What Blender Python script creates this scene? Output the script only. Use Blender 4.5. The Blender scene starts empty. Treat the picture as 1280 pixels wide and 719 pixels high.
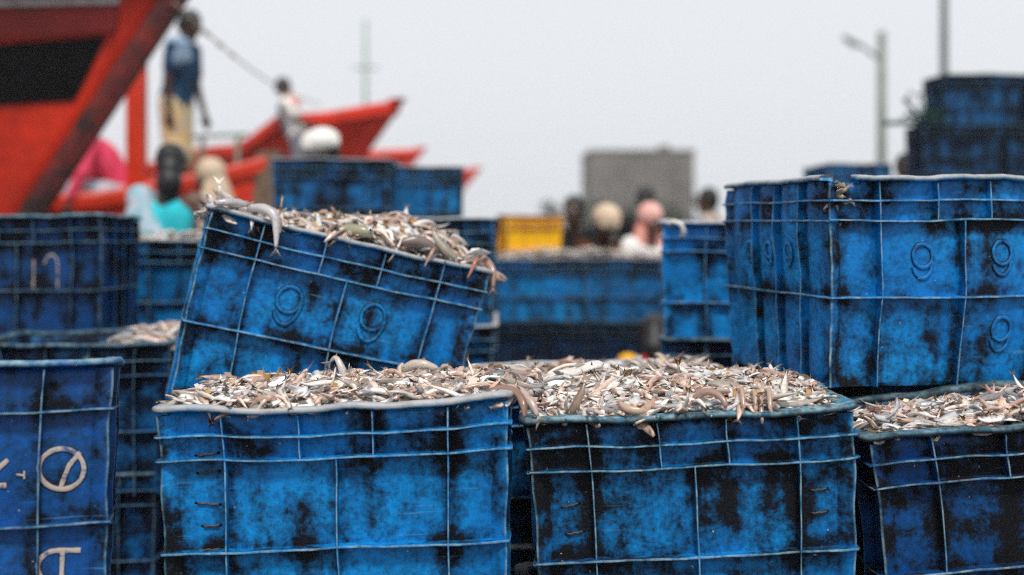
import bpy, bmesh, math, random
import numpy as np
from mathutils import Vector, Matrix, Euler

R = math.radians
PI = math.pi
SC = bpy.context.scene
COL = SC.collection

# ------------------------------------------------------------------ camera
F = 1422.0            # focal length in pixels of the 1280 px wide photograph (40 mm on 36 mm)
H = 1.113             # eye height
HZ = 290.0            # horizon row in the photograph
cam = bpy.data.cameras.new('camera')
cam.lens = 40.0
cam.sensor_width = 36.0
cam.shift_y = -(359.5 - HZ) / 1280.0
cam.clip_start = 0.05
cam.clip_end = 3000
cam.dof.use_dof = True
cam.dof.focus_distance = 2.11
cam.dof.aperture_fstop = 1.5
cam_o = bpy.data.objects.new('camera', cam)
cam_o.location = (0, 0, H)
cam_o.rotation_euler = (R(90), 0, 0)
COL.objects.link(cam_o)
SC.camera = cam_o

# ------------------------------------------------------------------ sky and sun (overcast)
SUN_EL, SUN_AZ = R(60), R(170)      # azimuth clockwise from +Y: behind the camera, to the left
world = bpy.data.worlds.new('World')
SC.world = world
world.use_nodes = True
nt = world.node_tree
nt.nodes.clear()
wo = nt.nodes.new('ShaderNodeOutputWorld')
bg = nt.nodes.new('ShaderNodeBackground')
sky = nt.nodes.new('ShaderNodeTexSky')
sky.sky_type = 'NISHITA'
sky.sun_disc = False
sky.sun_elevation = SUN_EL
sky.sun_rotation = SUN_AZ
sky.dust_density = 6.0
sky.air_density = 1.0
hs = nt.nodes.new('ShaderNodeHueSaturation')
hs.inputs['Saturation'].default_value = 0.30
mx = nt.nodes.new('ShaderNodeMix')
mx.data_type = 'RGBA'
mx.inputs['Factor'].default_value = 0.80          # even cloud cover over the clear sky
mx.inputs['B'].default_value = (7.45, 7.75, 8.15, 1)
nt.links.new(sky.outputs[0], hs.inputs['Color'])
nt.links.new(hs.outputs[0], mx.inputs['A'])
nt.links.new(mx.outputs['Result'], bg.inputs['Color'])
bg.inputs['Strength'].default_value = 0.10
nt.links.new(bg.outputs[0], wo.inputs['Surface'])

sun = bpy.data.lights.new('sun', 'SUN')
sun.energy = 2.5
sun.angle = R(9)
sun.color = (1.0, 0.965, 0.91)
sun_o = bpy.data.objects.new('sun', sun)
d = Vector((math.sin(SUN_AZ) * math.cos(SUN_EL), math.cos(SUN_AZ) * math.cos(SUN_EL), math.sin(SUN_EL)))
sun_o.rotation_euler = d.to_track_quat('Z', 'Y').to_euler()
COL.objects.link(sun_o)

SC.view_settings.view_transform = 'Standard'
SC.view_settings.look = 'None'
SC.view_settings.exposure = 0.33
SC.view_settings.gamma = 1.0
SC.view_settings.use_curve_mapping = False
SC.cycles.use_denoising = False
SC.cycles.max_bounces = 6
SC.cycles.diffuse_bounces = 3
SC.cycles.glossy_bounces = 3
SC.cycles.volume_bounces = 2
SC.cycles.use_adaptive_sampling = True
SC.cycles.filter_width = 1.05
SC.cycles.sample_clamp_indirect = 3.0


def at(px, py, Y):
    """point seen at a pixel of the photograph, at a depth known from what it touches"""
    return Vector(((px - 640.0) / F * Y, Y, H + (HZ - py) / F * Y))


# ------------------------------------------------------------------ materials
def new_mat(name):
    m = bpy.data.materials.new(name)
    m.use_nodes = True
    n = m.node_tree
    b = n.nodes['Principled BSDF']
    return m, n, b


def N(n, t, **kw):
    x = n.nodes.new(t)
    for k, v in kw.items():
        if k in ('operation', 'data_type', 'attribute_name', 'attribute_type', 'blend_type', 'noise_dimensions', 'feature', 'interpolation_type'):
            setattr(x, k, v)
    return x


def noise(n, vec, scale, detail=4, rough=0.55, dist=0.0):
    t = n.nodes.new('ShaderNodeTexNoise')
    t.inputs['Scale'].default_value = scale
    t.inputs['Detail'].default_value = detail
    t.inputs['Roughness'].default_value = rough
    t.inputs['Distortion'].default_value = dist
    n.links.new(vec, t.inputs['Vector'])
    return t.outputs['Fac']


def math_(n, op, a, b=None, c=None):
    x = n.nodes.new('ShaderNodeMath')
    x.operation = op
    for i, v in enumerate((a, b, c)):
        if v is None:
            continue
        if isinstance(v, (int, float)):
            x.inputs[i].default_value = v
        else:
            n.links.new(v, x.inputs[i])
    return x.outputs[0]


def step(n, v, lo, hi, a=0.0, b=1.0):
    x = n.nodes.new('ShaderNodeMapRange')
    x.interpolation_type = 'SMOOTHSTEP'
    x.inputs['From Min'].default_value = lo
    x.inputs['From Max'].default_value = hi
    x.inputs['To Min'].default_value = a
    x.inputs['To Max'].default_value = b
    n.links.new(v, x.inputs['Value'])
    return x.outputs['Result']


def mixc(n, f, a, b):
    x = n.nodes.new('ShaderNodeMix')
    x.data_type = 'RGBA'
    for nm, v in (('Factor', f), ('A', a), ('B', b)):
        if isinstance(v, (int, float)):
            x.inputs[nm].default_value = v
        elif isinstance(v, tuple):
            x.inputs[nm].default_value = v if len(v) == 4 else v + (1,)
        else:
            n.links.new(v, x.inputs[nm])
    return x.outputs['Result']


def crate_material(name, blue_a, blue_b, edge_col=(0.24, 0.37, 0.42), film_col=(0.002, 0.030, 0.085), gk=1.0):
    m, n, b = new_mat(name)
    tc = N(n, 'ShaderNodeTexCoord')
    oi = N(n, 'ShaderNodeObjectInfo')
    sep = N(n, 'ShaderNodeSeparateColor')
    n.links.new(oi.outputs['Color'], sep.inputs[0])
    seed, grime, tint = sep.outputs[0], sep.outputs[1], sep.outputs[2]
    off = N(n, 'ShaderNodeVectorMath')
    off.operation = 'ADD'
    cmb = N(n, 'ShaderNodeCombineXYZ')
    s1 = math_(n, 'MULTIPLY', seed, 37.0)
    s2 = math_(n, 'MULTIPLY', seed, 91.0)
    n.links.new(s1, cmb.inputs[0]); n.links.new(s2, cmb.inputs[1]); n.links.new(s1, cmb.inputs[2])
    n.links.new(tc.outputs['Object'], off.inputs[0]); n.links.new(cmb.outputs[0], off.inputs[1])
    v = off.outputs[0]
    ea = N(n, 'ShaderNodeAttribute', attribute_name='edge').outputs['Fac']
    da = N(n, 'ShaderNodeAttribute', attribute_name='dirt').outputs['Fac']
    big = noise(n, v, 5.0, 3, 0.55)
    med = noise(n, v, 15, 13, 0.74, 0.35)
    fine = noise(n, v, 85, 7, 0.72)
    vfine = noise(n, v, 330, 3, 0.6)
    base = mixc(n, step(n, big, 0.35, 0.65), blue_a + (1,), blue_b + (1,))
    base = mixc(n, step(n, fine, 0.45, 0.72, 0, 0.5), base, tuple(c * 0.45 for c in blue_a) + (1,))
    # pale scuffs
    base = mixc(n, step(n, noise(n, v, 34, 9, 0.78), 0.56, 0.78, 0, 0.30 * gk), base, (0.03, 0.27, 0.62, 1))
    # black fish-market grime in blotches, thicker along some of the ribs
    edge_d = math_(n, 'MULTIPLY', da, step(n, noise(n, v, 7.5, 4, 0.6), 0.38, 0.62))
    mp = N(n, 'ShaderNodeMapping')
    mp.inputs['Scale'].default_value = (1.0, 1.0, 0.16)
    n.links.new(v, mp.inputs['Vector'])
    streak = noise(n, mp.outputs[0], 46, 7, 0.7, 0.2)
    g = math_(n, 'ADD', math_(n, 'MULTIPLY', med, 0.50), math_(n, 'MULTIPLY', fine, 0.26))
    g = math_(n, 'ADD', g, math_(n, 'MULTIPLY', big, 0.16))
    g = math_(n, 'ADD', g, math_(n, 'MULTIPLY', streak, 0.17))
    g = math_(n, 'ADD', g, math_(n, 'MULTIPLY', edge_d, 0.150))
    g = math_(n, 'ADD', g, step(n, da, 1.35, 1.8, 0.0, 0.17))
    g = math_(n, 'ADD', g, math_(n, 'MULTIPLY', grime, 0.26))
    gm = step(n, g, 0.640, 0.735)
    film = step(n, g, 0.50, 0.69, 0.0, 0.85 * gk)
    base = mixc(n, film, base, film_col + (1,))
    gcol = mixc(n, step(n, vfine, 0.35, 0.7), (0.004, 0.0045, 0.005, 1), (0.016, 0.013, 0.010, 1))
    gmx = math_(n, 'MULTIPLY', gm, 0.96 * gk)
    base = mixc(n, gmx, base, gcol)
    # dried white spots (scales)
    sp = step(n, noise(n, v, 130, 1, 0.4), 0.795, 0.82, 0, 0.8)
    base = mixc(n, sp, base, (0.42, 0.45, 0.45, 1))
    # worn pale edges
    en = math_(n, 'MULTIPLY', step(n, ea, 0.35, 0.95), step(n, noise(n, v, 26, 6, 0.7), 0.34, 0.60, 0.20, 0.95))
    ecol = mixc(n, step(n, noise(n, v, 60, 4, 0.6), 0.4, 0.65), edge_col + (1,), (0.05, 0.19, 0.30, 1))
    base = mixc(n, en, base, ecol)
    rn = math_(n, 'MULTIPLY', step(n, ea, 1.15, 1.7), step(n, noise(n, v, 14, 5, 0.65), 0.26, 0.46, 0.35, 0.97))
    rcol = mixc(n, step(n, noise(n, v, 45, 6, 0.7), 0.38, 0.68), (0.36, 0.36, 0.37, 1), (0.25, 0.25, 0.26, 1))
    base = mixc(n, rn, base, rcol)
    ms = N(n, 'ShaderNodeMapping')
    ms.inputs['Scale'].default_value = (7.0, 7.0, 190.0)
    ms.inputs['Rotation'].default_value = (0.12, 0.35, 0.0)
    n.links.new(v, ms.inputs['Vector'])
    scr = math_(n, 'MULTIPLY', step(n, noise(n, ms.outputs[0], 1.0, 3, 0.6), 0.64, 0.72), step(n, noise(n, v, 9, 3, 0.5), 0.48, 0.62, 0.0, 0.40 * gk))
    base = mixc(n, scr, base, (0.10, 0.30, 0.48, 1))
    # letters
    la = N(n, 'ShaderNodeAttribute', attribute_name='paint').outputs['Fac']
    base = mixc(n, math_(n, 'MULTIPLY', step(n, la, 0.3, 0.7), step(n, noise(n, v, 48, 7, 0.75), 0.36, 0.52, 0.10, 1)), base, (0.50, 0.42, 0.37, 1))
    base = mixc(n, math_(n, 'SUBTRACT', 1.0, tint), base, (0.0, 0.006, 0.03, 1))  # darker crate tone; on the low, hidden crates it paints in their shade
    n.links.new(base, b.inputs['Base Color'])
    rr = math_(n, 'ADD', math_(n, 'MULTIPLY', fine, 0.25), 0.30)
    n.links.new(rr, b.inputs['Roughness'])
    n.links.new(math_(n, 'MULTIPLY', math_(n, 'SUBTRACT', 1.0, math_(n, 'MULTIPLY', gm, 0.75)), 0.26), b.inputs['Specular IOR Level'])
    bump = N(n, 'ShaderNodeBump')
    bump.inputs['Strength'].default_value = 0.45
    bump.inputs['Distance'].default_value = 0.004
    hgt = math_(n, 'ADD', math_(n, 'MULTIPLY', med, 0.5), math_(n, 'MULTIPLY', fine, 0.35))
    n.links.new(hgt, bump.inputs['Height'])
    n.links.new(bump.outputs[0], b.inputs['Normal'])
    return m


M = {}
M['crate'] = crate_material('blue_plastic', (0.0010, 0.170, 0.51), (0.0018, 0.275, 0.70))
M['crate_deep'] = crate_material('deep_blue_plastic', (0.001, 0.058, 0.27), (0.002, 0.098, 0.38))
M['crate_far'] = crate_material('teal_blue_plastic', (0.001, 0.15, 0.42), (0.003, 0.24, 0.58))
M['crate_yellow'] = crate_material('yellow_plastic', (0.93, 0.47, 0.004), (0.96, 0.54, 0.006), film_col=(0.55, 0.20, 0.003), gk=0.12)


def simple_mat(name, col, rough=0.6, var=0.25, scale=8.0, col2=None, metal=0.0, bump=0.15, spec=0.4):
    m, n, b = new_mat(name)
    tc = N(n, 'ShaderNodeTexCoord')
    v = tc.outputs['Object']
    f = noise(n, v, scale, 6, 0.65)
    f2 = noise(n, v, scale * 6, 4, 0.6)
    c2 = col2 or tuple(max(0, c * (1 - var * 2)) for c in col)
    k = step(n, math_(n, 'ADD', math_(n, 'MULTIPLY', f, 0.75), math_(n, 'MULTIPLY', f2, 0.25)), 0.36, 0.66)
    n.links.new(mixc(n, k, c2 + (1,), col + (1,)), b.inputs['Base Color'])
    b.inputs['Roughness'].default_value = rough
    b.inputs['Metallic'].default_value = metal
    b.inputs['Specular IOR Level'].default_value = spec
    if bump:
        bp = N(n, 'ShaderNodeBump')
        bp.inputs['Strength'].default_value = bump
        bp.inputs['Distance'].default_value = 0.01
        n.links.new(f2, bp.inputs['Height'])
        n.links.new(bp.outputs[0], b.inputs['Normal'])
    return m


def GEO(n):
    return N(n, 'ShaderNodeNewGeometry').outputs['Position']


def vcol_mat(name, rough=0.30, spec=0.75):
    m, n, b = new_mat(name)
    a = N(n, 'ShaderNodeAttribute', attribute_name='Col')
    tc = N(n, 'ShaderNodeTexCoord')
    f = noise(n, GEO(n), 150, 6, 0.75)
    c = mixc(n, step(n, f, 0.44, 0.70, 0, 0.55), a.outputs['Color'], (0.21, 0.145, 0.115, 1))
    n.links.new(c, b.inputs['Base Color'])
    r = step(n, f, 0.3, 0.7, rough - 0.12, rough + 0.15)
    n.links.new(r, b.inputs['Roughness'])
    b.inputs['Specular IOR Level'].default_value = spec
    return m


M['fish'] = vcol_mat('wet_fish_skin')
M['yellow_fin'] = simple_mat('yellow_fin', (0.50, 0.29, 0.07), 0.5, 0.3, 60)
M['wire'] = simple_mat('rusty_wire', (0.10, 0.065, 0.04), 0.6, 0.3, 60)
M['rag'] = simple_mat('torn_dirty_shreds', (0.42, 0.34, 0.27), 0.8, 0.4, 60)
M['concrete'] = simple_mat('quay_concrete', (0.10, 0.095, 0.088), 0.75, 0.25, 1.2)
M['water'] = simple_mat('harbour_water', (0.05, 0.065, 0.06), 0.12, 0.2, 0.6, bump=0.5)
M['red'] = simple_mat('red_boat_paint', (0.80, 0.032, 0.006), 0.55, 0.22, 2.2)
M['red_dark'] = simple_mat('worn_dark_red_paint', (0.20, 0.014, 0.010), 0.6, 0.35, 5.0, col2=(0.010, 0.009, 0.009))
M['red_rail'] = simple_mat('old_red_rail_paint', (0.20, 0.008, 0.008), 0.6, 0.2, 4.0)
M['orange_red'] = simple_mat('orange_red_paint', (0.70, 0.035, 0.004), 0.5, 0.15, 3.0)
M['black_paint'] = simple_mat('black_hull_panel', (0.004, 0.004, 0.005), 0.7, 0.2, 3.0, spec=0.1)
M['wood'] = simple_mat('weathered_wood', (0.22, 0.15, 0.10), 0.8, 0.3, 12.0)
M['deck'] = simple_mat('boat_deck_wood', (0.16, 0.12, 0.085), 0.8, 0.3, 7.0)
M['grey_rail'] = simple_mat('weathered_grey_rail', (0.50, 0.45, 0.44), 0.7, 0.2, 12.0)
M['rope'] = simple_mat('tan_rope', (0.62, 0.52, 0.42), 0.9, 0.3, 60)
M['white_rope'] = simple_mat('white_rope_fibre', (0.75, 0.74, 0.70), 0.9, 0.15, 60)
M['pale_green'] = simple_mat('pale_green_paint', (0.22, 0.30, 0.22), 0.6, 0.2, 6)
M['pole'] = simple_mat('grey_green_pole', (0.16, 0.19, 0.15), 0.6, 0.2, 3)
M['pole_dark'] = simple_mat('dark_steel_pole', (0.08, 0.095, 0.085), 0.6, 0.2, 3)
M['building'] = simple_mat('raw_cement_wall', (0.17, 0.15, 0.135), 0.9, 0.2, 0.35)
M['window_dark'] = simple_mat('dark_window_glass', (0.02, 0.022, 0.025), 0.15, 0.2, 2)
M['skin'] = simple_mat('brown_skin', (0.115, 0.058, 0.038), 0.5, 0.12, 10, bump=0)
M['skin_dark'] = simple_mat('dark_brown_skin', (0.06, 0.03, 0.02), 0.5, 0.12, 10, bump=0)
M['hair'] = simple_mat('black_hair', (0.009, 0.009, 0.011), 0.45, 0.3, 40)
M['eye'] = simple_mat('eye_white', (0.7, 0.68, 0.64), 0.2, 0.05, 40, bump=0)
M['iris'] = simple_mat('dark_iris', (0.01, 0.008, 0.007), 0.1, 0.1, 40, bump=0)
M['lips'] = simple_mat('lips', (0.12, 0.035, 0.03), 0.5, 0.1, 40, bump=0)


def cloth(name, col, col2=None, scale=9.0, rough=0.85):
    M[name] = simple_mat(name, col, rough, 0.2, scale, col2=col2, bump=0.25, spec=0.15)


cloth('blue_shirt', (0.018, 0.075, 0.14), (0.006, 0.022, 0.06), 12)
cloth('pale_blue_yoke', (0.33, 0.43, 0.54), (0.12, 0.22, 0.34), 14)
cloth('cream_check', (0.72, 0.50, 0.20), (0.45, 0.42, 0.34), 9)
cloth('white_cloth', (0.82, 0.80, 0.77), (0.72, 0.69, 0.65))
cloth('grey_shirt', (0.20, 0.21, 0.25))
cloth('pink_cloth', (0.74, 0.075, 0.15), (0.55, 0.04, 0.09))
cloth('turquoise_cloth', (0.035, 0.52, 0.58), (0.02, 0.36, 0.44))
cloth('lilac_print', (0.58, 0.50, 0.56), (0.08, 0.36, 0.42), 16)
cloth('tan_scarf', (0.62, 0.50, 0.37), (0.45, 0.33, 0.23))
cloth('brown_cloth', (0.115, 0.032, 0.010), (0.03, 0.010, 0.006), 6)
cloth('dark_cloth', (0.018, 0.022, 0.026), (0.006, 0.007, 0.009))
cloth('navy_cloth', (0.012, 0.022, 0.05))
cloth('pale_pink_scarf', (0.74, 0.50, 0.46), (0.66, 0.20, 0.15), 9)
cloth('beige_cloth', (0.55, 0.46, 0.38))
cloth('yellow_cloth', (0.85, 0.48, 0.02), (0.70, 0.30, 0.02), 12)
cloth('red_cloth', (0.55, 0.02, 0.015), (0.35, 0.01, 0.01))
M['leaf'] = simple_mat('dark_leaf', (0.035, 0.055, 0.03), 0.6, 0.3, 3)
cloth('net', (0.03, 0.10, 0.08), (0.01, 0.03, 0.03), 30)


# ------------------------------------------------------------------ mesh helpers
def mesh_from(name, verts, faces, attrs=None, smooth=False):
    me = bpy.data.meshes.new(name)
    me.from_pydata([tuple(v) for v in verts], [], [tuple(f) for f in faces])
    if attrs:
        for k, a in attrs.items():
            a = np.asarray(a, dtype=np.float32)
            if a.ndim == 2:
                at_ = me.attributes.new(k, 'FLOAT_COLOR', 'POINT')
                if a.shape[1] == 3:
                    a = np.hstack([a, np.ones((len(a), 1), np.float32)])
                at_.data.foreach_set('color', a.ravel())
            else:
                at_ = me.attributes.new(k, 'FLOAT', 'POINT')
                at_.data.foreach_set('value', a)
    if smooth:
        me.polygons.foreach_set('use_smooth', [True] * len(me.polygons))
    me.update()
    return me


def link(name, me, mat=None, parent=None, loc=None, rot=None):
    o = bpy.data.objects.new(name, me)
    COL.objects.link(o)
    if mat is not None and me is not None and len(me.materials) == 0:
        me.materials.append(M[mat] if isinstance(mat, str) else mat)
    if parent is not None:
        o.parent = parent
    if loc is not None:
        o.location = loc
    if rot is not None:
        o.rotation_euler = rot
    return o


def tag(o, label=None, cat=None, group=None, kind=None):
    if label: o['label'] = label
    if cat: o['category'] = cat
    if group: o['group'] = group
    if kind: o['kind'] = kind
    return o


def empty(name, loc=(0, 0, 0), rot=(0, 0, 0)):
    o = bpy.data.objects.new(name, None)
    o.empty_display_size = 0.1
    COL.objects.link(o)
    o.location = loc
    o.rotation_euler = rot
    return o


class MB:
    """collects simple shapes into one mesh"""
    def __init__(self):
        self.v, self.f = [], []

    def add(self, verts, faces):
        k = len(self.v)
        self.v += [Vector(p) for p in verts]
        self.f += [tuple(i + k for i in f) for f in faces]
        return self

    def box(self, lo, hi, mat=None):
        x0, y0, z0 = lo; x1, y1, z1 = hi
        p = [(x0, y0, z0), (x1, y0, z0), (x1, y1, z0), (x0, y1, z0), (x0, y0, z1), (x1, y0, z1), (x1, y1, z1), (x0, y1, z1)]
        if mat is not None:
            p = [mat @ Vector(q) for q in p]
        return self.add(p, [(3, 2, 1, 0), (4, 5, 6, 7), (0, 1, 5, 4), (1, 2, 6, 5), (2, 3, 7, 6), (3, 0, 4, 7)])

    def tube(self, pts, rad, n=8, cap=True):
        pts = [Vector(p) for p in pts]
        rads = rad if isinstance(rad, (list, tuple)) else [rad] * len(pts)
        vs, fs = [], []
        up = Vector((0.13, 0.21, 0.97))
        for i, p in enumerate(pts):
            t = (pts[min(i + 1, len(pts) - 1)] - pts[max(i - 1, 0)]).normalized()
            a = t.cross(up)
            if a.length < 1e-3:
                a = t.cross(Vector((1, 0, 0)))
            a.normalize()
            b = t.cross(a)
            for k in range(n):
                an = 2 * PI * k / n
                vs.append(p + (a * math.cos(an) + b * math.sin(an)) * rads[i])
        for i in range(len(pts) - 1):
            for k in range(n):
                fs.append((i * n + k, i * n + (k + 1) % n, (i + 1) * n + (k + 1) % n, (i + 1) * n + k))
        if cap:
            fs.append(tuple(range(n - 1, -1, -1)))
            fs.append(tuple((len(pts) - 1) * n + k for k in range(n)))
        return self.add(vs, fs)

    def cone(self, p0, r0, p1, r1, n=12, m=5):
        """round cone (capsule with two radii)"""
        p0, p1 = Vector(p0), Vector(p1)
        ax = p1 - p0
        L = ax.length
        t = ax.normalized() if L > 1e-6 else Vector((0, 0, 1))
        a = t.orthogonal().normalized(); b = t.cross(a)
        rings = []
        for i in range(m):
            an = PI / 2 * (1 - i / m)
            rings.append((p0 - t * r0 * math.sin(an), r0 * math.cos(an)))
        rings.append((p0, r0)); rings.append((p1, r1))
        for i in range(1, m + 1):
            an = PI / 2 * i / m
            rings.append((p1 + t * r1 * math.sin(an), r1 * math.cos(an)))
        vs, fs = [], []
        for c, r in rings:
            r = max(r, 1e-4)
            for k in range(n):
                an = 2 * PI * k / n
                vs.append(c + (a * math.cos(an) + b * math.sin(an)) * r)
        for i in range(len(rings) - 1):
            for k in range(n):
                fs.append((i * n + k, i * n + (k + 1) % n, (i + 1) * n + (k + 1) % n, (i + 1) * n + k))
        fs.append(tuple(range(n - 1, -1, -1)))
        fs.append(tuple((len(rings) - 1) * n + k for k in range(n)))
        return self.add(vs, fs)

    def ell(self, c, r, n=16, m=10, mat=None):
        vs, fs = [], []
        c = Vector(c)
        for i in range(m + 1):
            th = PI * i / m
            for k in range(n):
                ph = 2 * PI * k / n
                p = Vector((r[0] * math.sin(th) * math.cos(ph), r[1] * math.sin(th) * math.sin(ph), r[2] * math.cos(th)))
                if mat is not None:
                    p = mat @ p
                vs.append(c + p)
        for i in range(m):
            for k in range(n):
                fs.append((i * n + k, (i + 1) * n + k, (i + 1) * n + (k + 1) % n, i * n + (k + 1) % n))
        return self.add(vs, fs)

    def build(self, name, mat=None, parent=None, smooth=False, loc=None, rot=None):
        return link(name, mesh_from(name, self.v, self.f, smooth=smooth), mat, parent, loc, rot)

    def remeshed(self, name, voxel=0.011, smooth_it=4):
        """one continuous skin round all the shapes"""
        me = mesh_from(name, self.v, self.f)
        o = bpy.data.objects.new('tmp', me)
        COL.objects.link(o)
        r = o.modifiers.new('r', 'REMESH'); r.mode = 'VOXEL'; r.voxel_size = voxel
        s = o.modifiers.new('s', 'SMOOTH'); s.factor = 0.5; s.iterations = smooth_it
        dg = bpy.context.evaluated_depsgraph_get()
        out = bpy.data.meshes.new_from_object(o.evaluated_get(dg))
        bpy.data.objects.remove(o)
        out.polygons.foreach_set('use_smooth', [True] * len(out.polygons))
        out.name = name
        return out


# ------------------------------------------------------------------ setting
QUAY_X = -2.7
g = MB()
g.add([(QUAY_X, -30, 0), (300, -30, 0), (300, 320, 0), (QUAY_X, 320, 0), (QUAY_X, -30, -2.4), (QUAY_X, 320, -2.4)],
      [(0, 1, 2, 3), (0, 3, 5, 4)])
tag(g.build('ground', 'concrete'), kind='structure')
w = MB().add([(-300, -30, -0.9), (QUAY_X + 0.3, -30, -0.9), (QUAY_X + 0.3, 320, -0.9), (-300, 320, -0.9)], [(0, 1, 2, 3)])
tag(w.build('water', 'water'), kind='structure')

# ------------------------------------------------------------------ crates
class Crate:
    def __init__(self, W=0.60, D=0.42, Hc=0.43, seed=1, amp=0.004, wave=0.004, flute=0.0, design='A', gap=None,
                 res=28, bulge=0.0, rw=0.82):
        self.W, self.D, self.H = W, D, Hc
        self.seed, self.amp, self.wave, self.flute, self.design, self.gap, self.res = seed, amp, wave, flute, design, gap, res
        self.bulge = bulge
        self.rw = rw
        rng = random.Random(seed * 7 + 1)
        self.ph = [rng.uniform(0, 6.28) for _ in range(14)]
        self.rng = rng
        self.parts = []

    # outer half sizes of the wall at height z
    def wall(self, z):
        k = (1 - z / self.H) * 0.012
        return self.W / 2 - 0.025 - k, self.D / 2 - 0.025 - k

    def point(self, side, s, z, o):
        """side F/B/L/R; s in -1..1 left to right seen from outside; o outward offset"""
        hw, hd = self.wall(z)
        if side == 'F':
            p = [s * hw, -hd - o, z]
        elif side == 'B':
            p = [-s * hw, hd + o, z]
        elif side == 'L':
            p = [-hw - o, -s * hd, z]
        else:
            p = [hw + o, s * hd, z]
        return self.deform(p)

    def deform(self, p):
        x, y, z = p
        a, w, ph = self.amp, self.wave, self.ph
        t = max(0.0, min(1.0, z / self.H))
        top = t * t
        dz = w * top * (math.sin(9 * x + 5 * y + ph[0]) + 0.6 * math.sin(23 * x + ph[1]) + 0.6 * math.sin(21 * y + ph[2]) + 0.25 * math.sin(51 * x + ph[3]))
        dz += a * 0.6 * (math.sin(8 * x + 7 * z + ph[4]) * math.cos(6 * y + ph[5]))
        dx = a * (math.sin(11 * z + 6 * y + ph[6]) + 0.5 * math.sin(19 * z + ph[7]))
        dy = a * (math.sin(10 * x + 9 * z + ph[8]) + 0.5 * math.sin(21 * z + ph[9] + 6 * x))
        if self.bulge:
            b = self.bulge * math.sin(PI * min(1, t))
            dx += b * (x / (self.W / 2)) * (1 - (2 * y / self.D) ** 2)
            dy += b * (y / (self.D / 2)) * (1 - (2 * x / self.W) ** 2)
        return (x + dx, y + dy, z + dz)

    def verticals(self, side):
        """(s, z0, z1) of the upright ribs, heights as fractions"""
        r1, r2, mid = self.hz()
        if self.design == 'B':
            if side in 'FB':
                return [(-0.676, 0, 1), (0.0, 0, 1), (0.676, 0, 1)]
            return [(-0.4, 0, 1), (0.4, 0, 1)]
        if side in 'FB':
            return [(-0.665, 0, 1), (0.690, 0, 1), (-0.205, r2, 1), (0.235, r2, 1), (0.012, 0, r2)]
        return [(-0.36, 0, 1), (0.10, 0, 1), (0.56, 0, 1)]

    def hz(self):
        if self.design == 'B':
            return (0.834, 0.834, 0.458)
        return (0.885, 0.790, 0.425)

    def horizontals(self):
        a = self.hz()
        return [a[0], a[2]] if self.design == 'B' else list(a)

    def top(self, side, s):
        if self.gap:
            for (sd, s0, s1, dep) in self.gap:
                if sd == side and s0 <= s <= s1:
                    j = 0.5 + 0.5 * math.sin(s * 61 + 1) * math.sin(s * 23)
                    return self.H - dep * (0.55 + 0.45 * j)
        return self.H - 0.003

    def build_meshes(self):
        n, mz = self.res, max(8, int(self.res * 0.6))
        out = []
        V, Fc, E, Dt = [], [], [], []
        hzs = self.horizontals()
        for layer in (0, 1):
            for side in 'FRBL':
                k0 = len(V)
                vert = [q[0] for q in self.verticals(side)]
                lim = [-1] + sorted(set(round(q[0], 3) for q in self.verticals(side) if q[1] == 0)) + [1]
                for j in range(mz + 1):
                    for i in range(n + 1):
                        s = -1 + 2 * i / n
                        z = self.top(side, s) * j / mz
                        o = 0.0
                        dirt = 0.0
                        fr = z / self.H
                        ln = 0.5 * (self.W if side in 'FB' else self.D)
                        dv = min(abs(s - q) for q in vert + [-1, 1]) * ln
                        dh = min(abs(fr - q) for q in hzs + [0, 1]) * self.H
                        dirt = max(0.0, 1 - dv / 0.035) * 0.9 + max(0.0, 1 - dh / 0.03) * 0.9
                        for a_, b_ in zip(lim[:-1], lim[1:]):
                            if a_ <= s <= b_:
                                u = (s - a_) / (b_ - a_)
                                o += self.flute * math.sin(PI * u) * (1 if side in 'LR' else 0.35)
                        if layer:
                            o = -0.0035
                        V.append(self.point(side, s, z, o)); E.append(0.0); Dt.append(min(1.3, dirt))
                for j in range(mz):
                    for i in range(n):
                        q = (k0 + j * (n + 1) + i, k0 + j * (n + 1) + i + 1, k0 + (j + 1) * (n + 1) + i + 1, k0 + (j + 1) * (n + 1) + i)
                        Fc.append(q if layer == 0 else q[::-1])
        # close the top between the two layers, and the floor
        per = (n + 1) * (mz + 1)
        for sd in range(4):
            a0 = sd * per + mz * (n + 1); b0 = (4 + sd) * per + mz * (n + 1)
            for i in range(n):
                Fc.append((a0 + i, a0 + i + 1, b0 + i + 1, b0 + i))
        k0 = len(V)
        hw, hd = self.wall(0.0)
        for zz in (0.002, 0.006):
            for sx, sy in ((-1, -1), (1, -1), (1, 1), (-1, 1)):
                V.append(self.deform((sx * hw, sy * hd, zz))); E.append(0); Dt.append(1)
        Fc += [(k0 + 3, k0 + 2, k0 + 1, k0), (k0 + 4, k0 + 5, k0 + 6, k0 + 7)]
        out.append(('body', mesh_from('crate_body', V, Fc, {'edge': E, 'dirt': Dt}, smooth=True)))
        out += self.rim()
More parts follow.
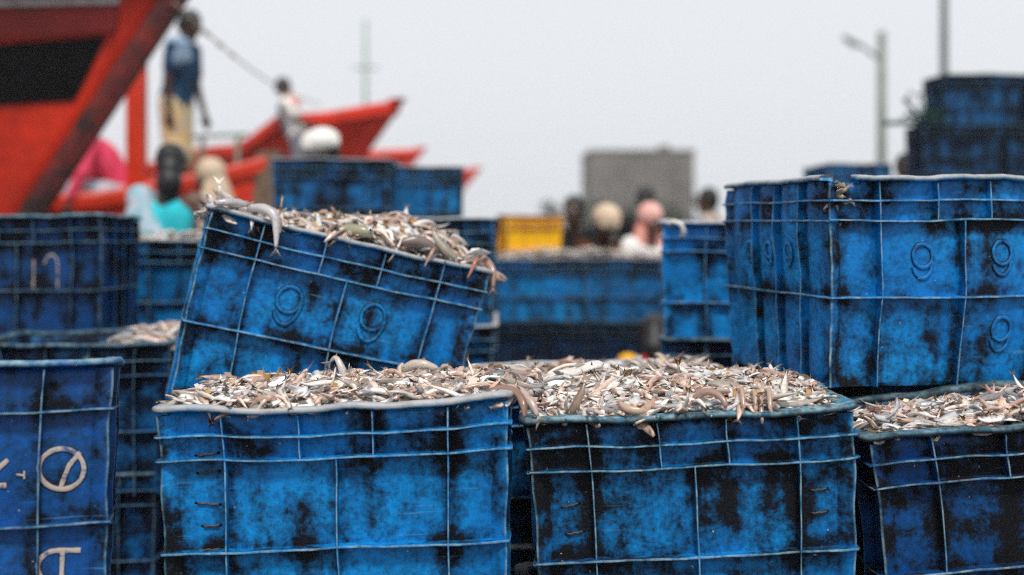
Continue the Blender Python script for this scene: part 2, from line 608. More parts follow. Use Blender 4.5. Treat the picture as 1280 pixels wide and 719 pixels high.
        for side in 'FRBL':
            for fr in self.horizontals():
                t = 0.0040 if fr != hzs[-1] else 0.0046
                out.append(('rib', self.strip(side, [((-1 + 2 * i / n) * (1 + 0.0175 / self.wall(fr * self.H)[0 if side in 'FB' else 1]), fr * self.H) for i in range(n + 1)], t, 0.0215 if side in 'FB' else 0.0205, 'h')))
            for (s, z0, z1) in self.verticals(side):
                za, zb = z0 * self.H, z1 * self.H - (0.012 if z1 == 1 else 0.0)
                kk = max(6, int(n * 0.6))
                wob = self.rng.uniform(-1, 1)
                pts = [(s + 0.004 * wob * math.sin(2.3 * i / kk * PI), za + (zb - za) * i / kk) for i in range(kk + 1)]
                out.append(('upright_rib', self.strip(side, pts, 0.0036, 0.0200, 'v')))
        for side, s in (('F', -1), ('F', 1), ('B', -1), ('B', 1)):
            kk = max(6, int(n * 0.6))
            out.append(('corner_post', self.corner(side, s, kk)))
        return out

    def strip(self, side, pts, t, dep, way):
        V, Fc, E, Dt = [], [], [], []
        ph = self.rng.uniform(0, 6.28)
        ln = 0.5 * (self.W if side in 'FB' else self.D)
        for i, (s, z) in enumerate(pts):
            j = 0.0008 * math.sin(s * 5 + z * 17 + ph) + 0.0003 * math.sin(s * 29 + z * 67 + 2 * ph)
            if way == 'h':
                z = z + j
            else:
                s = s + j / ln
            th = t * (1 + 0.12 * math.sin((s * ln + z) * 70 + ph))
            dd = dep * (1 + 0.08 * math.sin((s * ln + z) * 40 + 2 * ph))
            for o, sg, e in ((-0.001, -1.25, 0), (dd * 0.94, -1, 0.15), (dd, -0.5, 1), (dd, 0.5, 1), (dd * 0.94, 1, 0.15), (-0.001, 1.25, 0)):
                if way == 'h':
                    p = self.point(side, s, z + sg * th / 2, o)
                else:
                    p = self.point(side, s + sg * th / 2 / ln, z, o)
                V.append(p); E.append(e); Dt.append(0.5 * (1 - e))
        m = 6
        for i in range(len(pts) - 1):
            for k in range(m - 1):
                q = (i * m + k, i * m + k + 1, (i + 1) * m + k + 1, (i + 1) * m + k)
                Fc.append(q if way == 'h' else q[::-1])
        Fc.append(tuple(range(m))); Fc.append(tuple((len(pts) - 1) * m + k for k in range(m))[::-1])
        return mesh_from('crate_rib', V, Fc, {'edge': E, 'dirt': Dt})

    def corner(self, side, s, kk):
        """rounded upright at a corner"""
        V, Fc, E, Dt = [], [], [], []
        sx = s if side == 'F' else -s
        sy = -1 if side == 'F' else 1
        prof = [(-0.014, 0.0005, 0.0), (-0.002, 0.0090, 0.1), (0.0090, 0.0140, 0.35), (0.0140, 0.0140, 1.0), (0.0140, 0.0090, 0.35), (0.0090, -0.002, 0.1), (0.0005, -0.014, 0.0)]
        for i in range(kk + 1):
            z = (self.H - 0.014) * i / kk
            zz = z
            hw, hd = self.wall(z)
            j = 0.0015 * math.sin(i * 1.3 + self.ph[3])
            for a, b, e in prof:
                V.append(self.deform((sx * (hw + a + j), sy * (hd + b + j), zz))); E.append(e); Dt.append(0.8)
        m = len(prof)
        for i in range(kk):
            for k in range(m - 1):
                q = (i * m + k, i * m + k + 1, (i + 1) * m + k + 1, (i + 1) * m + k)
                Fc.append(q if sx * sy > 0 else q[::-1])
        return mesh_from('crate_corner', V, Fc, {'edge': E, 'dirt': Dt}, smooth=True)

    def rim(self):
        """flat worn lip round the top; broken where the crate is torn"""
        W, D = self.W / 2, self.D / 2
        rad = 0.030
        path = []
        def seg(ax, ay, bx, by, n):
            for i in range(n):
                t = i / n
                path.append((ax + (bx - ax) * t, ay + (by - ay) * t))
        def arc(cx, cy, a0):
            for i in range(6):
                a = a0 + PI / 2 * i / 6
                path.append((cx + rad * math.cos(a), cy + rad * math.sin(a)))
        n = self.res
        seg(-W + rad, -D, W - rad, -D, n); arc(W - rad, -D + rad, -PI / 2)
        seg(W, -D + rad, W, D - rad, n); arc(W - rad, D - rad, 0)
        seg(W - rad, D, -W + rad, D, n); arc(-W + rad, D - rad, PI / 2)
        seg(-W, D - rad, -W, -D + rad, n); arc(-W + rad, -D + rad, PI)
        L = len(path)
        V, Fc, E, Dt = [], [], [], []
        h = self.H
        rw = self.rw
        keep = []
        for i, (x, y) in enumerate(path):
            x0, y0 = path[i - 1]; x1, y1 = path[(i + 1) % L]
            tx, ty = x1 - x0, y1 - y0
            q = math.hypot(tx, ty)
            nx, ny = ty / q, -tx / q
            j = 0.0007 * math.sin(i * 0.5 + self.ph[1]) + 0.0004 * math.sin(i * 1.3 + self.ph[2])
            for o, z, e in ((-0.0290, h - 0.012, 0.6), (-0.0300, h + 0.000, 2.0 * rw), (-0.023, h + 0.0022, 2.1 * rw), (-0.002, h + 0.0018, 2.1 * rw), (0.0010 + j, h - 0.0012, 2.1 * rw), (0.0012 + j, h - 0.0055, 1.5 * rw), (-0.001 + j, h - 0.0085, 0.5), (-0.016, h - 0.0095, 0)):
                V.append(self.deform((x + nx * o, y + ny * o, z + j))); E.append(e); Dt.append(0.2 if rw > 0.5 else 1.62)
            g = False
            if self.gap:
                for (sd, s0, s1, dep) in self.gap:
                    if sd == 'F' and abs(y + D) < 0.02 and s0 <= x / W <= s1: g = True
                    if sd == 'L' and abs(x + W) < 0.02 and s0 <= -y / D <= s1: g = True
            keep.append(not g)
        m = 8
        for i in range(L):
            j = (i + 1) % L
            if not (keep[i] and keep[j]):
                continue
            for k in range(m):
                Fc.append((i * m + k, j * m + k, j * m + (k + 1) % m, i * m + (k + 1) % m))
        if not all(keep):
            for i in range(L):
                if keep[i] and not (keep[i - 1] and keep[(i + 1) % L]):
                    Fc.append(tuple(i * m + k for k in range(m)))
        return [('rim', mesh_from('crate_rim', V, Fc, {'edge': E, 'dirt': Dt}, smooth=True))]

    def ribbon(self, side, strokes, width, raise_=0.003, paint=0.0):
        """raised strokes of a moulded or painted character; strokes are lists of (s, z) in metres on the face"""
        V, Fc, E, Dt, P = [], [], [], [], []
        ln = 0.5 * (self.W if side in 'FB' else self.D)
        for pts in strokes:
            k0 = len(V)
            closed = (abs(pts[0][0] - pts[-1][0]) + abs(pts[0][1] - pts[-1][1])) < 1e-6
            n = len(pts)
            for i, (x, z) in enumerate(pts):
                if closed:
                    a = pts[(i - 1) % (n - 1)]; b = pts[(i + 1) % (n - 1)]
                else:
                    a = pts[max(0, i - 1)]; b = pts[min(n - 1, i + 1)]
                tx, tz = b[0] - a[0], b[1] - a[1]
                q = math.hypot(tx, tz) or 1
                nx, nz = -tz / q, tx / q
                wv = width * (1 + 0.08 * math.sin(i * 1.1))
                for c, o, dd, pp in ((-0.62, 0.0002, 1.9, 0), (-0.5, raise_ * 0.6, 1.6, 0), (-0.34, raise_, 0.1, 1), (0.34, raise_, 0.1, 1), (0.5, raise_ * 0.6, 1.6, 0), (0.62, 0.0002, 1.9, 0)):
                    fl = self.flute * 0.35 if side in 'FB' else self.flute
                    V.append(self.point(side, (x + nx * wv * c) / ln, z + nz * wv * c, o + fl + 0.0004))
                    E.append(0); Dt.append(dd); P.append(pp * paint)
            m = 6
            for i in range(n - 1):
                for k in range(m - 1):
                    Fc.append((k0 + i * m + k, k0 + (i + 1) * m + k, k0 + (i + 1) * m + k + 1, k0 + i * m + k + 1))
        return mesh_from('crate_numeral', V, Fc, {'edge': E, 'dirt': Dt, 'paint': P}, smooth=True)


def arc_pts(cx, cz, rx, rz, a0, a1, n=28):
    return [(cx + rx * math.cos(R(a0 + (a1 - a0) * i / n)), cz + rz * math.sin(R(a0 + (a1 - a0) * i / n))) for i in range(n + 1)]


def nine(cx, cz, r):
    """a moulded 9: ring and hooked tail"""
    ring = arc_pts(cx, cz, r, r, 0, 360, 40)
    ring[-1] = ring[0]
    tail = arc_pts(cx - 0.0015, cz - r * 0.05, r * 1.12, r * 1.86, 2, -150, 34)
    return [ring, tail]


def spawn_crate(parts, name, loc, rot, mat, seed, grime, tint=1.0, label=None, cat='crate', group=None):
    root = empty(name, loc, rot)
    tag(root, label, cat, group)
    col = (seed, grime, tint, 1.0)
    for nm, me in parts:
        if len(me.materials) == 0:
            me.materials.append(M['crate'])
        o = bpy.data.objects.new(nm, me)
        COL.objects.link(o)
        o.parent = root
        o.material_slots[0].link = 'OBJECT'
        o.material_slots[0].material = M[mat]
        o.color = col
    return root


def stitch(cr, root, side, s0, s1, z, dz=0.0):
    """a short wire that sews a crack in the plastic"""
    ln = 0.5 * (cr.W if side in 'FB' else cr.D)
    pts = []
    for i in range(9):
        t = i / 8
        o = -0.002 if i in (0, 8) else 0.0035
        pts.append(cr.point(side, (s0 + (s1 - s0) * t) / ln, z + dz * t + 0.0008 * math.sin(i * 2.1), o))
    MB().tube(pts, 0.0017, 6).build('wire_stitch', 'wire', root, smooth=True)
    for t in (0, 1):
        MB().ell(cr.point(side, (s0 + (s1 - s0) * t) / ln, z + dz * t, 0.0), (0.0035, 0.0012, 0.003), 8, 5).build('stitch_hole', 'black_paint', root, smooth=True)


GF = 'stacked blue fish crates'
# --- front row: rims near 0.82 m, each on a lower crate
c1 = Crate(W=0.624, rw=1.0, seed=3, amp=0.0022, wave=0.0042, flute=0.002)
p1 = c1.build_meshes()
A1 = at(416, 505, 1.94)
crate1 = spawn_crate(p1, 'fish_crate', (A1.x + 0.0105, 1.94 + 0.21, A1.z - 0.43 - 0.003), (0, R(-2.2), R(0.5)), 'crate', 0.31, 0.13,
                     label='bright blue crate brim-full of small fish at the front, wire-stitched at its left edge', group=GF)
for z, dz in ((0.375, 0.003), (0.345, 0.004), (0.315, 0.003), (0.265, -0.004), (0.225, 0.001), (0.185, 0.000)):
    stitch(c1, crate1, 'F', -0.262 + 0.006 * math.sin(z * 90), -0.222, z, dz)

c2 = Crate(rw=0.38, seed=11, amp=0.0024, wave=0.0030, flute=0.002, W=0.585)
p2 = c2.build_meshes()
A2 = at(865, 517, 1.95)
crate2 = spawn_crate(p2, 'fish_crate', (A2.x + 0.0225, 1.95 + 0.21, A2.z - 0.43 - 0.003), (0, R(-3.0), R(-0.8)), 'crate', 0.62, 0.35,
                     label='grimy blue crate with a high heap of fish at the front centre', group=GF)
for s0, z, dz in ((-0.255, 0.275, 0.006), (-0.250, 0.228, 0.004)):
    stitch(c2, crate2, 'F', s0, s0 + 0.034, z, dz)
for z in (0.285, 0.245):
    stitch(c2, crate2, 'F', 0.225, 0.258, z, 0.002)

c3 = Crate(rw=0.31, seed=23, amp=0.0026, wave=0.0040, flute=0.002)
p3 = c3.build_meshes()
A3 = at(1078, 546, 1.95)
c3rot = (0, R(-5.0), R(1.0))
ctr = Vector((A3.x, 1.95, A3.z)) - Matrix.Rotation(R(-5.0), 3, 'Y') @ Vector((-0.30, -0.21, 0.43))
crate3 = spawn_crate(p3, 'fish_crate', ctr, c3rot, 'crate_deep', 0.12, 0.40,
                     label='dark grimy blue fish crate at the right edge under the empty crate', group=GF)

# --- the torn crate marked 9, standing on crates to the right
cu = Crate(rw=0.85, seed=31, amp=0.0030, wave=0.0022, flute=0.017, bulge=0.006, W=0.61, D=0.555, gap=[('F', -0.96, -0.80, 0.018), ('L', 0.90, 1.01, 0.030), ('F', -1.01, -0.96, 0.034)], res=60)
pu = cu.build_meshes()
for cx, cz in ((0.0 - 0.095, 0.268), (0.108, 0.272)):
    pu.append(('moulded_numeral', cu.ribbon('F', nine(cx, cz, 0.024), 0.0085, 0.0032)))
pu.append(('moulded_numeral', cu.ribbon('F', nine(0.112, 0.115, 0.024), 0.0085, 0.0032)))
for cy in (-0.115, -0.005, 0.10):
    pu.append(('moulded_numeral', cu.ribbon('L', nine(cy, 0.275, 0.017), 0.007, 0.0028)))
AU = at(1033, 219, 2.27)
yaw_u = R(12)
offu = Matrix.Rotation(yaw_u, 3, 'Z') @ Vector((-0.305, -0.2775, 0))
crateU = spawn_crate(pu, 'fish_crate', (AU.x - offu.x, 2.27 - offu.y, AU.z - 0.43), (0, R(0.3), yaw_u), 'crate', 0.47, 0.20,
                     label='blue crate with torn front corner and raised 9 marks, on top at right', group=GF)
for z, s in ((0.285, -0.268), (0.235, -0.272)):
    stitch(cu, crateU, 'F', s, s + 0.034, z, 0.003)
rg = random.Random(5)
rag = MB()
for i in range(24):
    b = Vector(cu.point('F', -0.985 + rg.uniform(-0.02, 0.06), 0.37 + rg.uniform(-0.012, 0.045), rg.uniform(-0.01, 0.014)))
    pts = [b]
    for k in range(4):
        pts.append(pts[-1] + Vector((rg.uniform(-.008, .010), rg.uniform(-.008, .004), rg.uniform(-.010, .007))))
    rag.tube(pts, [0.004, 0.0055, 0.005, 0.0035, 0.0015], 5)
rag.build('torn_shred', 'rag', crateU, smooth=True)

# --- the tilted crate behind the front left one
ct = Crate(rw=0.9, seed=41, amp=0.0024, wave=0.0024, flute=0.002, W=0.65, D=0.43, res=40)
pt = ct.build_meshes()
pt.append(('moulded_numeral', ct.ribbon('F', nine(-0.115, 0.272, 0.029), 0.0085, 0.0032)))
pt.append(('moulded_numeral', ct.ribbon('F', nine(0.092, 0.272, 0.029), 0.0085, 0.0032)))
Rt = Matrix.Rotation(R(16.0), 3, 'Z') @ Matrix.Rotation(R(13.2), 3, 'Y')
AT = at(257, 256, 2.40)
ct_loc = AT - Rt @ Vector((-0.325, -0.215, 0.43))
crateT = spawn_crate(pt, 'fish_crate', ct_loc, Rt.to_euler(), 'crate', 0.80, 0.17,
                     label='tilted blue crate marked with two raised 9s, spilling silver fish', group=GF)

# --- crate with painted letters at the left edge
cl = Crate(rw=0.55, seed=53, W=0.62, D=0.36, Hc=0.48, amp=0.0030, wave=0.0016, flute=0.001, design='B', res=36)
pl = cl.build_meshes()
AL = at(150, 449, 1.86)
YL = R(18.0)
lcen = Vector((AL.x, 1.86, 0)) - Matrix.Rotation(YL, 3, 'Z') @ Vector((0.31, -0.18, 0))
def lp(px, py):
    q = (px - 640) / F
    u = (AL.x - q * 1.86) / (math.cos(YL) - q * math.sin(YL))
    return (0.31 - u, H + (HZ - py) / F * (1.86 - u * math.sin(YL)) - (AL.z - 0.48))
def el(cx, cy, rx, ry, a0=0, a1=360, n=36):
    pts = [lp(cx + rx * math.cos(R(a0 + (a1 - a0) * i / n)), cy + ry * math.sin(R(a0 + (a1 - a0) * i / n))) for i in range(n + 1)]
    if a1 - a0 == 360: pts[-1] = pts[0]
    return pts
def ln_(*pp):
    out = []
    for (a, b), (c, d_) in zip(pp[:-1], pp[1:]):
        for i in range(8):
            out.append(lp(a + (c - a) * i / 8, b + (d_ - b) * i / 8))
    out.append(lp(*pp[-1]))
    return out
pl.append(('painted_letter', cl.ribbon('F', [el(98, 584, 31, 25), ln_((123, 563), (108, 580), (97, 607))], 0.0092, 0.0018, 1.0)))
pl.append(('painted_letter', cl.ribbon('F', [el(96, 706, 29, 21, 100, 275), ln_((98, 685), (126, 684)), ln_((101, 686), (100, 728))], 0.0092, 0.0018, 1.0)))
pl.append(('painted_letter', cl.ribbon('F', [ln_((0, 607), (22, 606)), ln_((-6, 602), (8, 588), (24, 574))], 0.0092, 0.0018, 1.0)))
pl.append(('painted_letter', cl.ribbon('F', [ln_((36, 592), (48, 593)), ln_((47, 587), (47, 597))], 0.004, 0.0030, 1.0)))
V_, F_ = [], []
for j in range(9):
    for i in range(13):
        V_.append(cl.deform((-0.275 + 0.55 * i / 12, -0.145 + 0.29 * j / 8, 0.476)))
for j in range(8):
    for i in range(12):
        F_.append((j * 13 + i, j * 13 + i + 1, (j + 1) * 13 + i + 1, (j + 1) * 13 + i))
pl.append(('closed_top', mesh_from('crate_closed_top', V_, F_, {'edge': [0] * len(V_), 'dirt': [2.5] * len(V_)})))
TL = Matrix.Rotation(YL, 3, 'Z') @ Matrix.Rotation(R(-6.5), 3, 'X')
lloc = Vector((AL.x, 1.86, AL.z)) - TL @ Vector((0.31, -0.18, 0.48))
crateL = spawn_crate(pl, 'fish_crate', lloc, TL.to_euler(), 'crate_deep', 0.22, 0.20, 0.85,
                     label='deep blue crate with worn white painted letters at the left edge', group=GF)

# --- shared crates for the stacks
proto = [Crate(seed=s, amp=0.0025, wave=0.0030, flute=0.002, res=18).build_meshes() for s in (101, 113)]
proto_dark = [Crate(seed=s, amp=0.0025, wave=0.0030, flute=0.002, res=18, rw=0.36).build_meshes() for s in (107, 139)]  # dark-rimmed copies, with shade painted into the rims of shadowed crates
pn = Crate(rw=0.5, seed=127, amp=0.0035, wave=0.0030, flute=0.002, res=24)
pnm = pn.build_meshes()
rngc = random.Random(77)


def stack_crate(x, yfront, zrim, yaw=0.0, label='', mat='crate', grime=0.25, tint=1.0, end_on=False, parts=None, roll=0.0, group=GF):
    rz = R(yaw) + (PI / 2 if end_on else 0)
    dep = 0.30 if end_on else 0.21
    return spawn_crate(parts or (proto if tint > 0.8 else proto_dark)[rngc.randrange(2)], 'fish_crate', (x, yfront + dep, zrim - 0.43), (0, R(roll), rz), mat,
                       rngc.random(), grime, tint, label, group=group)


P = 0.37
# bottoms of the front row
stack_crate(A1.x, 1.95, 0.425, 0, 'bottom blue crate carrying the wire-stitched full crate')
stack_crate(A2.x, 1.98, 0.420, 0, 'bottom blue crate carrying the grimy heaped crate')
stack_crate(ctr.x + 0.01, 1.96, 0.385, 0, 'bottom blue crate carrying the dark crate at right edge')
stack_crate(lcen.x, lcen.y - 0.21, 0.428, 18, 'bottom blue crate carrying the crate with painted letters')
# behind the dark right one: carries the back of the torn crate
stack_crate(ctr.x + 0.02, 2.43, 0.43, 0, 'bottom blue crate behind the dark crate at right edge')
stack_crate(ctr.x + 0.02, 2.44, 0.80, 0, 'blue crate under the rear of the torn crate marked 9', grime=0.4)
# behind the heaped centre crate
stack_crate(0.22, 2.46, 0.43, 0, 'bottom blue crate behind the heaped front centre crate')
crateM = stack_crate(0.22, 2.45, 0.785, 1.0, 'blue crate of fish directly behind the heaped front centre crate', grime=0.4)
# under the tilted crate
stack_crate(-0.42, 2.46, 0.43, 0, 'bottom blue crate under the tilted crate', grime=0.45)
# left stacks
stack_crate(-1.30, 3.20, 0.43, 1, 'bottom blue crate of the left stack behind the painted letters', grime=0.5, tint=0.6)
crateS = stack_crate(-1.25, 3.18, 0.80, 1, 'shadowed blue crate with pale fish, between lettered crate and tilted crate', grime=0.42, tint=0.6)  # shadow painted in by the dark tint and dark rim
pn12 = list(pnm)
NY, NX = 3.75, -1.645
def q12(px, py):
    return ((px - 640) / F * NY - NX, H + (HZ - py) / F * NY - 0.736)
pn12.append(('painted_mark', pn.ribbon('F', [[q12(38, 361 - i * 4) for i in range(10)], [q12(*p) for p in ((53, 330), (57, 322), (64, 318), (70, 323), (72, 333), (72, 346), (72, 360))]], 0.0075, 0.003, 0.8)))
stack_crate(NX, NY, 0.40, 0, 'bottom crate under the crate with hand-painted strokes', grime=0.4)
stack_crate(NX, NY, 0.765, 0, 'middle crate under the crate with hand-painted strokes', grime=0.4)
crateN = spawn_crate(pn12, 'fish_crate', (NX, NY + 0.21, 0.736), (0, 0, 0), 'crate_deep', 0.55, 0.34, 0.8,
                     'blue crate with pale hand-painted strokes, top of the left stack before the red bow', group=GF)
for i, z in enumerate((0.40, 0.74, 1.085)):
    o = stack_crate(-1.24, 4.42, z, 0, ('bottom', 'middle', 'fish-topped upper')[i] + ' crate of the stack in front of the turquoise blouse', mat='crate_far', grime=0.22)
crateQ = o
for i, z in enumerate((0.43, 0.79, 1.16)):
    stack_crate(-0.262, 3.92, z, 0, ('bottom', 'middle', 'top')[i] + ' blue crate of the stack just behind the tilted crate', grime=0.36, mat='crate_far' if i else 'crate', end_on=True)
# four-high stacks before the boats
for i, z in enumerate((0.40, 0.76, 1.12, 1.475)):
    nm = ('bottom', 'second', 'third', 'dark top')[i]
    stack_crate(-0.895, 5.60, z, 0, nm + ' crate of the four-high stack under the red bow', grime=0.34, tint=0.86)
for i, z in enumerate((0.40, 0.76, 1.12, 1.465)):
    nm = ('bottom', 'second', 'third', 'bright top')[i]
    stack_crate(-0.515, 6.10, z, 12, nm + ' crate of the end-on stack beside the four-high stack', mat='crate_far', grime=0.16, end_on=True)


def pallet(x, y, w_, dp, name_label):
    root = empty('pallet', (x, y, 0))
    tag(root, name_label, 'pallet', 'wooden pallets under the crates')
    for k in range(3):
        yy = -dp / 2 + 0.05 + k * (dp - 0.1) / 2
        MB().box((-w_ / 2, yy - 0.045, 0.0), (w_ / 2, yy + 0.045, 0.098)).build('bearer', 'wood', root)
    nb = 6
    for k in range(nb):
        xx = -w_ / 2 + 0.05 + k * (w_ - 0.1) / (nb - 1)
        MB().box((xx - 0.045, -dp / 2, 0.1), (xx + 0.045, dp / 2, 0.12)).build('slat', 'wood', root)


# centre stacks, fish on top
pallet(0.45, 7.45, 1.3, 0.6, 'wooden pallet under the pair of fish-topped stacks at the centre')
center = []
for k, x in enumerate((0.185, 0.755)):
    for i, z in enumerate((0.55, 0.945)):
        nm = (('lower', 'upper')[i] + ' crate of the ' + ('stack beside the yellow crate' if k == 0 else 'darker stack before the pink headscarf'))
        o = stack_crate(x, 7.20, z, 0, nm, mat='crate_far', grime=(0.12 if k == 0 else 0.26) if i else 0.6, tint=(1.0 if k == 0 else 0.85) if i else 0.55)  # lower pair tinted dark, painting in the shade of the gap
        if i: center.append(o)
# yellow crate and the stack that carries it
stack_crate(0.09, 7.95, 0.43, 0, 'bottom blue crate under the yellow crate', end_on=True)
stack_crate(0.09, 7.95, 0.80, 0, 'blue crate right under the yellow crate', end_on=True)
o = stack_crate(0.125, 7.95, 1.235, 7, 'yellow plastic crate standing above the centre stacks', mat='crate_yellow', grime=-0.35, end_on=True, group=None)
# far yellow-orange tub seen past the tilted crate
stack_crate(-0.22, 8.6, 0.43, 8, 'bottom blue crate under the small orange crate', end_on=True)
stack_crate(-0.22, 8.6, 0.80, 8, 'blue crate right under the small orange crate', end_on=True)
o = stack_crate(-0.22, 8.62, 1.215, 8, 'small orange crate peeping out past the tilted crate', mat='crate_yellow', grime=-0.30, end_on=True, group=None)
# tall stack in front of the torn crate's left side
for i, z in enumerate((0.43, 0.79, 1.148)):
    stack_crate(0.70, 3.40, z, -10, ('bottom', 'middle', 'pale-rimmed top')[i] + ' end-on crate of the stack left of the torn crate', mat='crate', grime=0.14 if i == 2 else 0.5, tint=1.0 if i == 2 else 0.5, end_on=True)  # lower tiers tinted dark, shade put into their colour
# right background stacks
for k, x in enumerate((3.33, 3.96)):
    for i in range(6):
        xx = x + (0.15 if i == 5 else 0.0) + rngc.uniform(-0.015, 0.015)
        nm = ('bottom', 'second', 'third', 'fourth', 'fifth', 'topmost')[i]
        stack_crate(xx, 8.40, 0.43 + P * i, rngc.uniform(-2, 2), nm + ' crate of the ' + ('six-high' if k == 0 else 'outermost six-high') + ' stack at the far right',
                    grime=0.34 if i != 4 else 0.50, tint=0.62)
for i in range(4):
    stack_crate(2.17, 7.10, 0.43 + P * i, rngc.uniform(-2, 2), ('bottom', 'second', 'third', 'top')[i] + ' crate of the four-high stack behind the torn crate', mat='crate_far', grime=0.1, end_on=True)

# ------------------------------------------------------------------ fish
def fish_geo(kind, rng):
    nr, ns = 11, 8
    prm = {
        'slender': dict(hh=0.085, hw=0.048, tail=0.14, fork=0.075),
        'deep': dict(hh=0.20, hw=0.055, tail=0.17, fork=0.13),
        'round': dict(hh=0.26, hw=0.075, tail=0.12, fork=0.10),
        'eel': dict(hh=0.036, hw=0.030, tail=0.05, fork=0.02),
        'prawn': dict(hh=0.095, hw=0.070, tail=0.13, fork=0.08),
    }[kind]
    if kind == 'eel': nr = 24
    ts = np.linspace(0, 1, nr)
    bend = rng.uniform(-1.3, 1.3) if kind in ('slender',) else rng.uniform(-0.5, 0.5)
    vert = rng.uniform(-0.5, 0.5)
    if kind == 'prawn': bend, vert = 0.2, rng.uniform(1.6, 3.0)
    if kind == 'eel': bend, vert = rng.choice((-1, 1)) * rng.uniform(1.8, 3.4), 0.3
    ang = bend * (ts - 0.4) + 0.25 * np.sin(ts * 7 + rng.uniform(0, 6))
    vang = vert * (ts - 0.4)
    P0 = np.zeros((nr, 3))
    for i in range(1, nr):
        a, v_ = ang[i], vang[i]
        P0[i] = P0[i - 1] + np.array([math.cos(a) * math.cos(v_), math.sin(a) * math.cos(v_), -math.sin(v_)]) / (nr - 1)
    P0 -= P0.mean(0)
    prof = np.sin(np.pi * np.clip(ts * 0.93 + 0.035, 0, 1) ** 0.72) ** 0.75 if kind not in ('prawn', 'eel') else np.clip(1.05 - ts * 0.75, 0, 1) * np.clip(ts * 6 + 0.35, 0, 1)
    prof = np.maximum(prof, 0.16)
    lay = rng.random()
    pal = {
        'slender': [((0.60, 0.56, 0.52), (0.30, 0.24, 0.20)), ((0.68, 0.64, 0.60), (0.36, 0.30, 0.27)), ((0.52, 0.40, 0.33), (0.24, 0.15, 0.11)), ((0.46, 0.46, 0.46), (0.14, 0.15, 0.17)), ((0.62, 0.50, 0.43), (0.38, 0.21, 0.15))],
        'deep': [((0.72, 0.71, 0.69), (0.38, 0.38, 0.38)), ((0.66, 0.62, 0.57), (0.36, 0.31, 0.27))],
        'round': [((0.70, 0.68, 0.64), (0.44, 0.42, 0.39))],
        'eel': [((0.42, 0.29, 0.22), (0.14, 0.07, 0.045)), ((0.55, 0.47, 0.42), (0.22, 0.16, 0.13))],
        'prawn': [((0.58, 0.42, 0.33), (0.38, 0.22, 0.15)), ((0.60, 0.50, 0.43), (0.40, 0.27, 0.21))],
    }[kind]
    belly, back = [np.array(c) for c in rng.choice(pal)]
    k = rng.uniform(0.85, 1.40)
    belly, back = np.clip(belly * k, 0, 0.85), back * k
    V, C, Fc = [], [], []
    for i in range(nr):
        a = ang[i]; v_ = vang[i]
        t = np.array([math.cos(a) * math.cos(v_), math.sin(a) * math.cos(v_), -math.sin(v_)])
        sx = np.array([-math.sin(a), math.cos(a), 0]); up = np.cross(t, sx)
        seg = 1.0
        if kind == 'prawn': seg = 1 + 0.10 * (i % 2)
        for j in range(ns):
            th = 2 * PI * j / ns
            r = prof[i] * seg
            p = P0[i] + up * math.sin(th) * prm['hh'] * r + sx * math.cos(th) * prm['hw'] * r
            V.append(p)
            m = 0.5 + 0.5 * math.sin(th)
            m = min(1, max(0, (m - 0.45) * 2.2))
            c = belly * (1 - m) + back * m
            if kind != 'prawn' and ts[i] < 0.2: c = c * 0.86 + np.array([0.06, 0.02, 0.01])
            if kind == 'prawn' and i % 2: c = c * 0.8
            if kind in ('slender', 'deep', 'round') and i == 1 and j in (0, ns // 2): c = c * 0 + 0.012
            C.append(c * rng.uniform(0.90, 1.10))
    for i in range(nr - 1):
        for j in range(ns):
            Fc.append((i * ns + j, i * ns + (j + 1) % ns, (i + 1) * ns + (j + 1) % ns, (i + 1) * ns + j))
    Fc.append(tuple(range(ns - 1, -1, -1)))
    Fc.append(tuple((nr - 1) * ns + j for j in range(ns)))
    # tail fin
    a, v_ = ang[-1], vang[-1]
    t = np.array([math.cos(a) * math.cos(v_), math.sin(a) * math.cos(v_), -math.sin(v_)])
    sx = np.array([-math.sin(a), math.cos(a), 0]); up = np.cross(t, sx)
    e = P0[-1]
    k0 = len(V)
    tl, fk = prm['tail'], prm['fork']
    fc = belly * 0.55 + back * 0.45 if rng.random() < 0.8 else np.array([0.48, 0.28, 0.07])
    for q in (e + up * 0.02 - t * 0.03, e - up * 0.02 - t * 0.03, e + t * tl + up * fk, e + t * tl * 0.55, e + t * tl - up * fk, e + sx * 0.012, e - sx * 0.012):
        V.append(q); C.append(fc)
    Fc += [(k0, k0 + 2, k0 + 3, k0 + 5), (k0 + 1, k0 + 5, k0 + 3, k0 + 4), (k0, k0 + 6, k0 + 3, k0 + 2), (k0 + 1, k0 + 4, k0 + 3, k0 + 6)]
    if kind in ('slender', 'deep', 'round'):
        # dorsal and pectoral fins
        i = nr // 2
        for (ii, dirv, ln_f) in ((nr // 2 - 1, 'd', 0.07), (nr // 3, 'p', 0.11)):
            a, v_ = ang[ii], vang[ii]
            t = np.array([math.cos(a) * math.cos(v_), math.sin(a) * math.cos(v_), -math.sin(v_)])
            sx = np.array([-math.sin(a), math.cos(a), 0]); up = np.cross(t, sx)
            d_ = up if dirv == 'd' else (sx * 0.85 - up * 0.5)
            h = prm['hh'] if dirv == 'd' else prm['hw']
            b0 = P0[ii] + d_ * h * prof[ii] * 0.85
            k0 = len(V)
            for q in (b0 - t * 0.06, b0 + t * 0.10, b0 + t * 0.14 + d_ * ln_f * 0.7, b0 + t * 0.02 + d_ * ln_f):
                V.append(q); C.append(fc * 0.9)
            Fc.append((k0, k0 + 1, k0 + 2, k0 + 3))
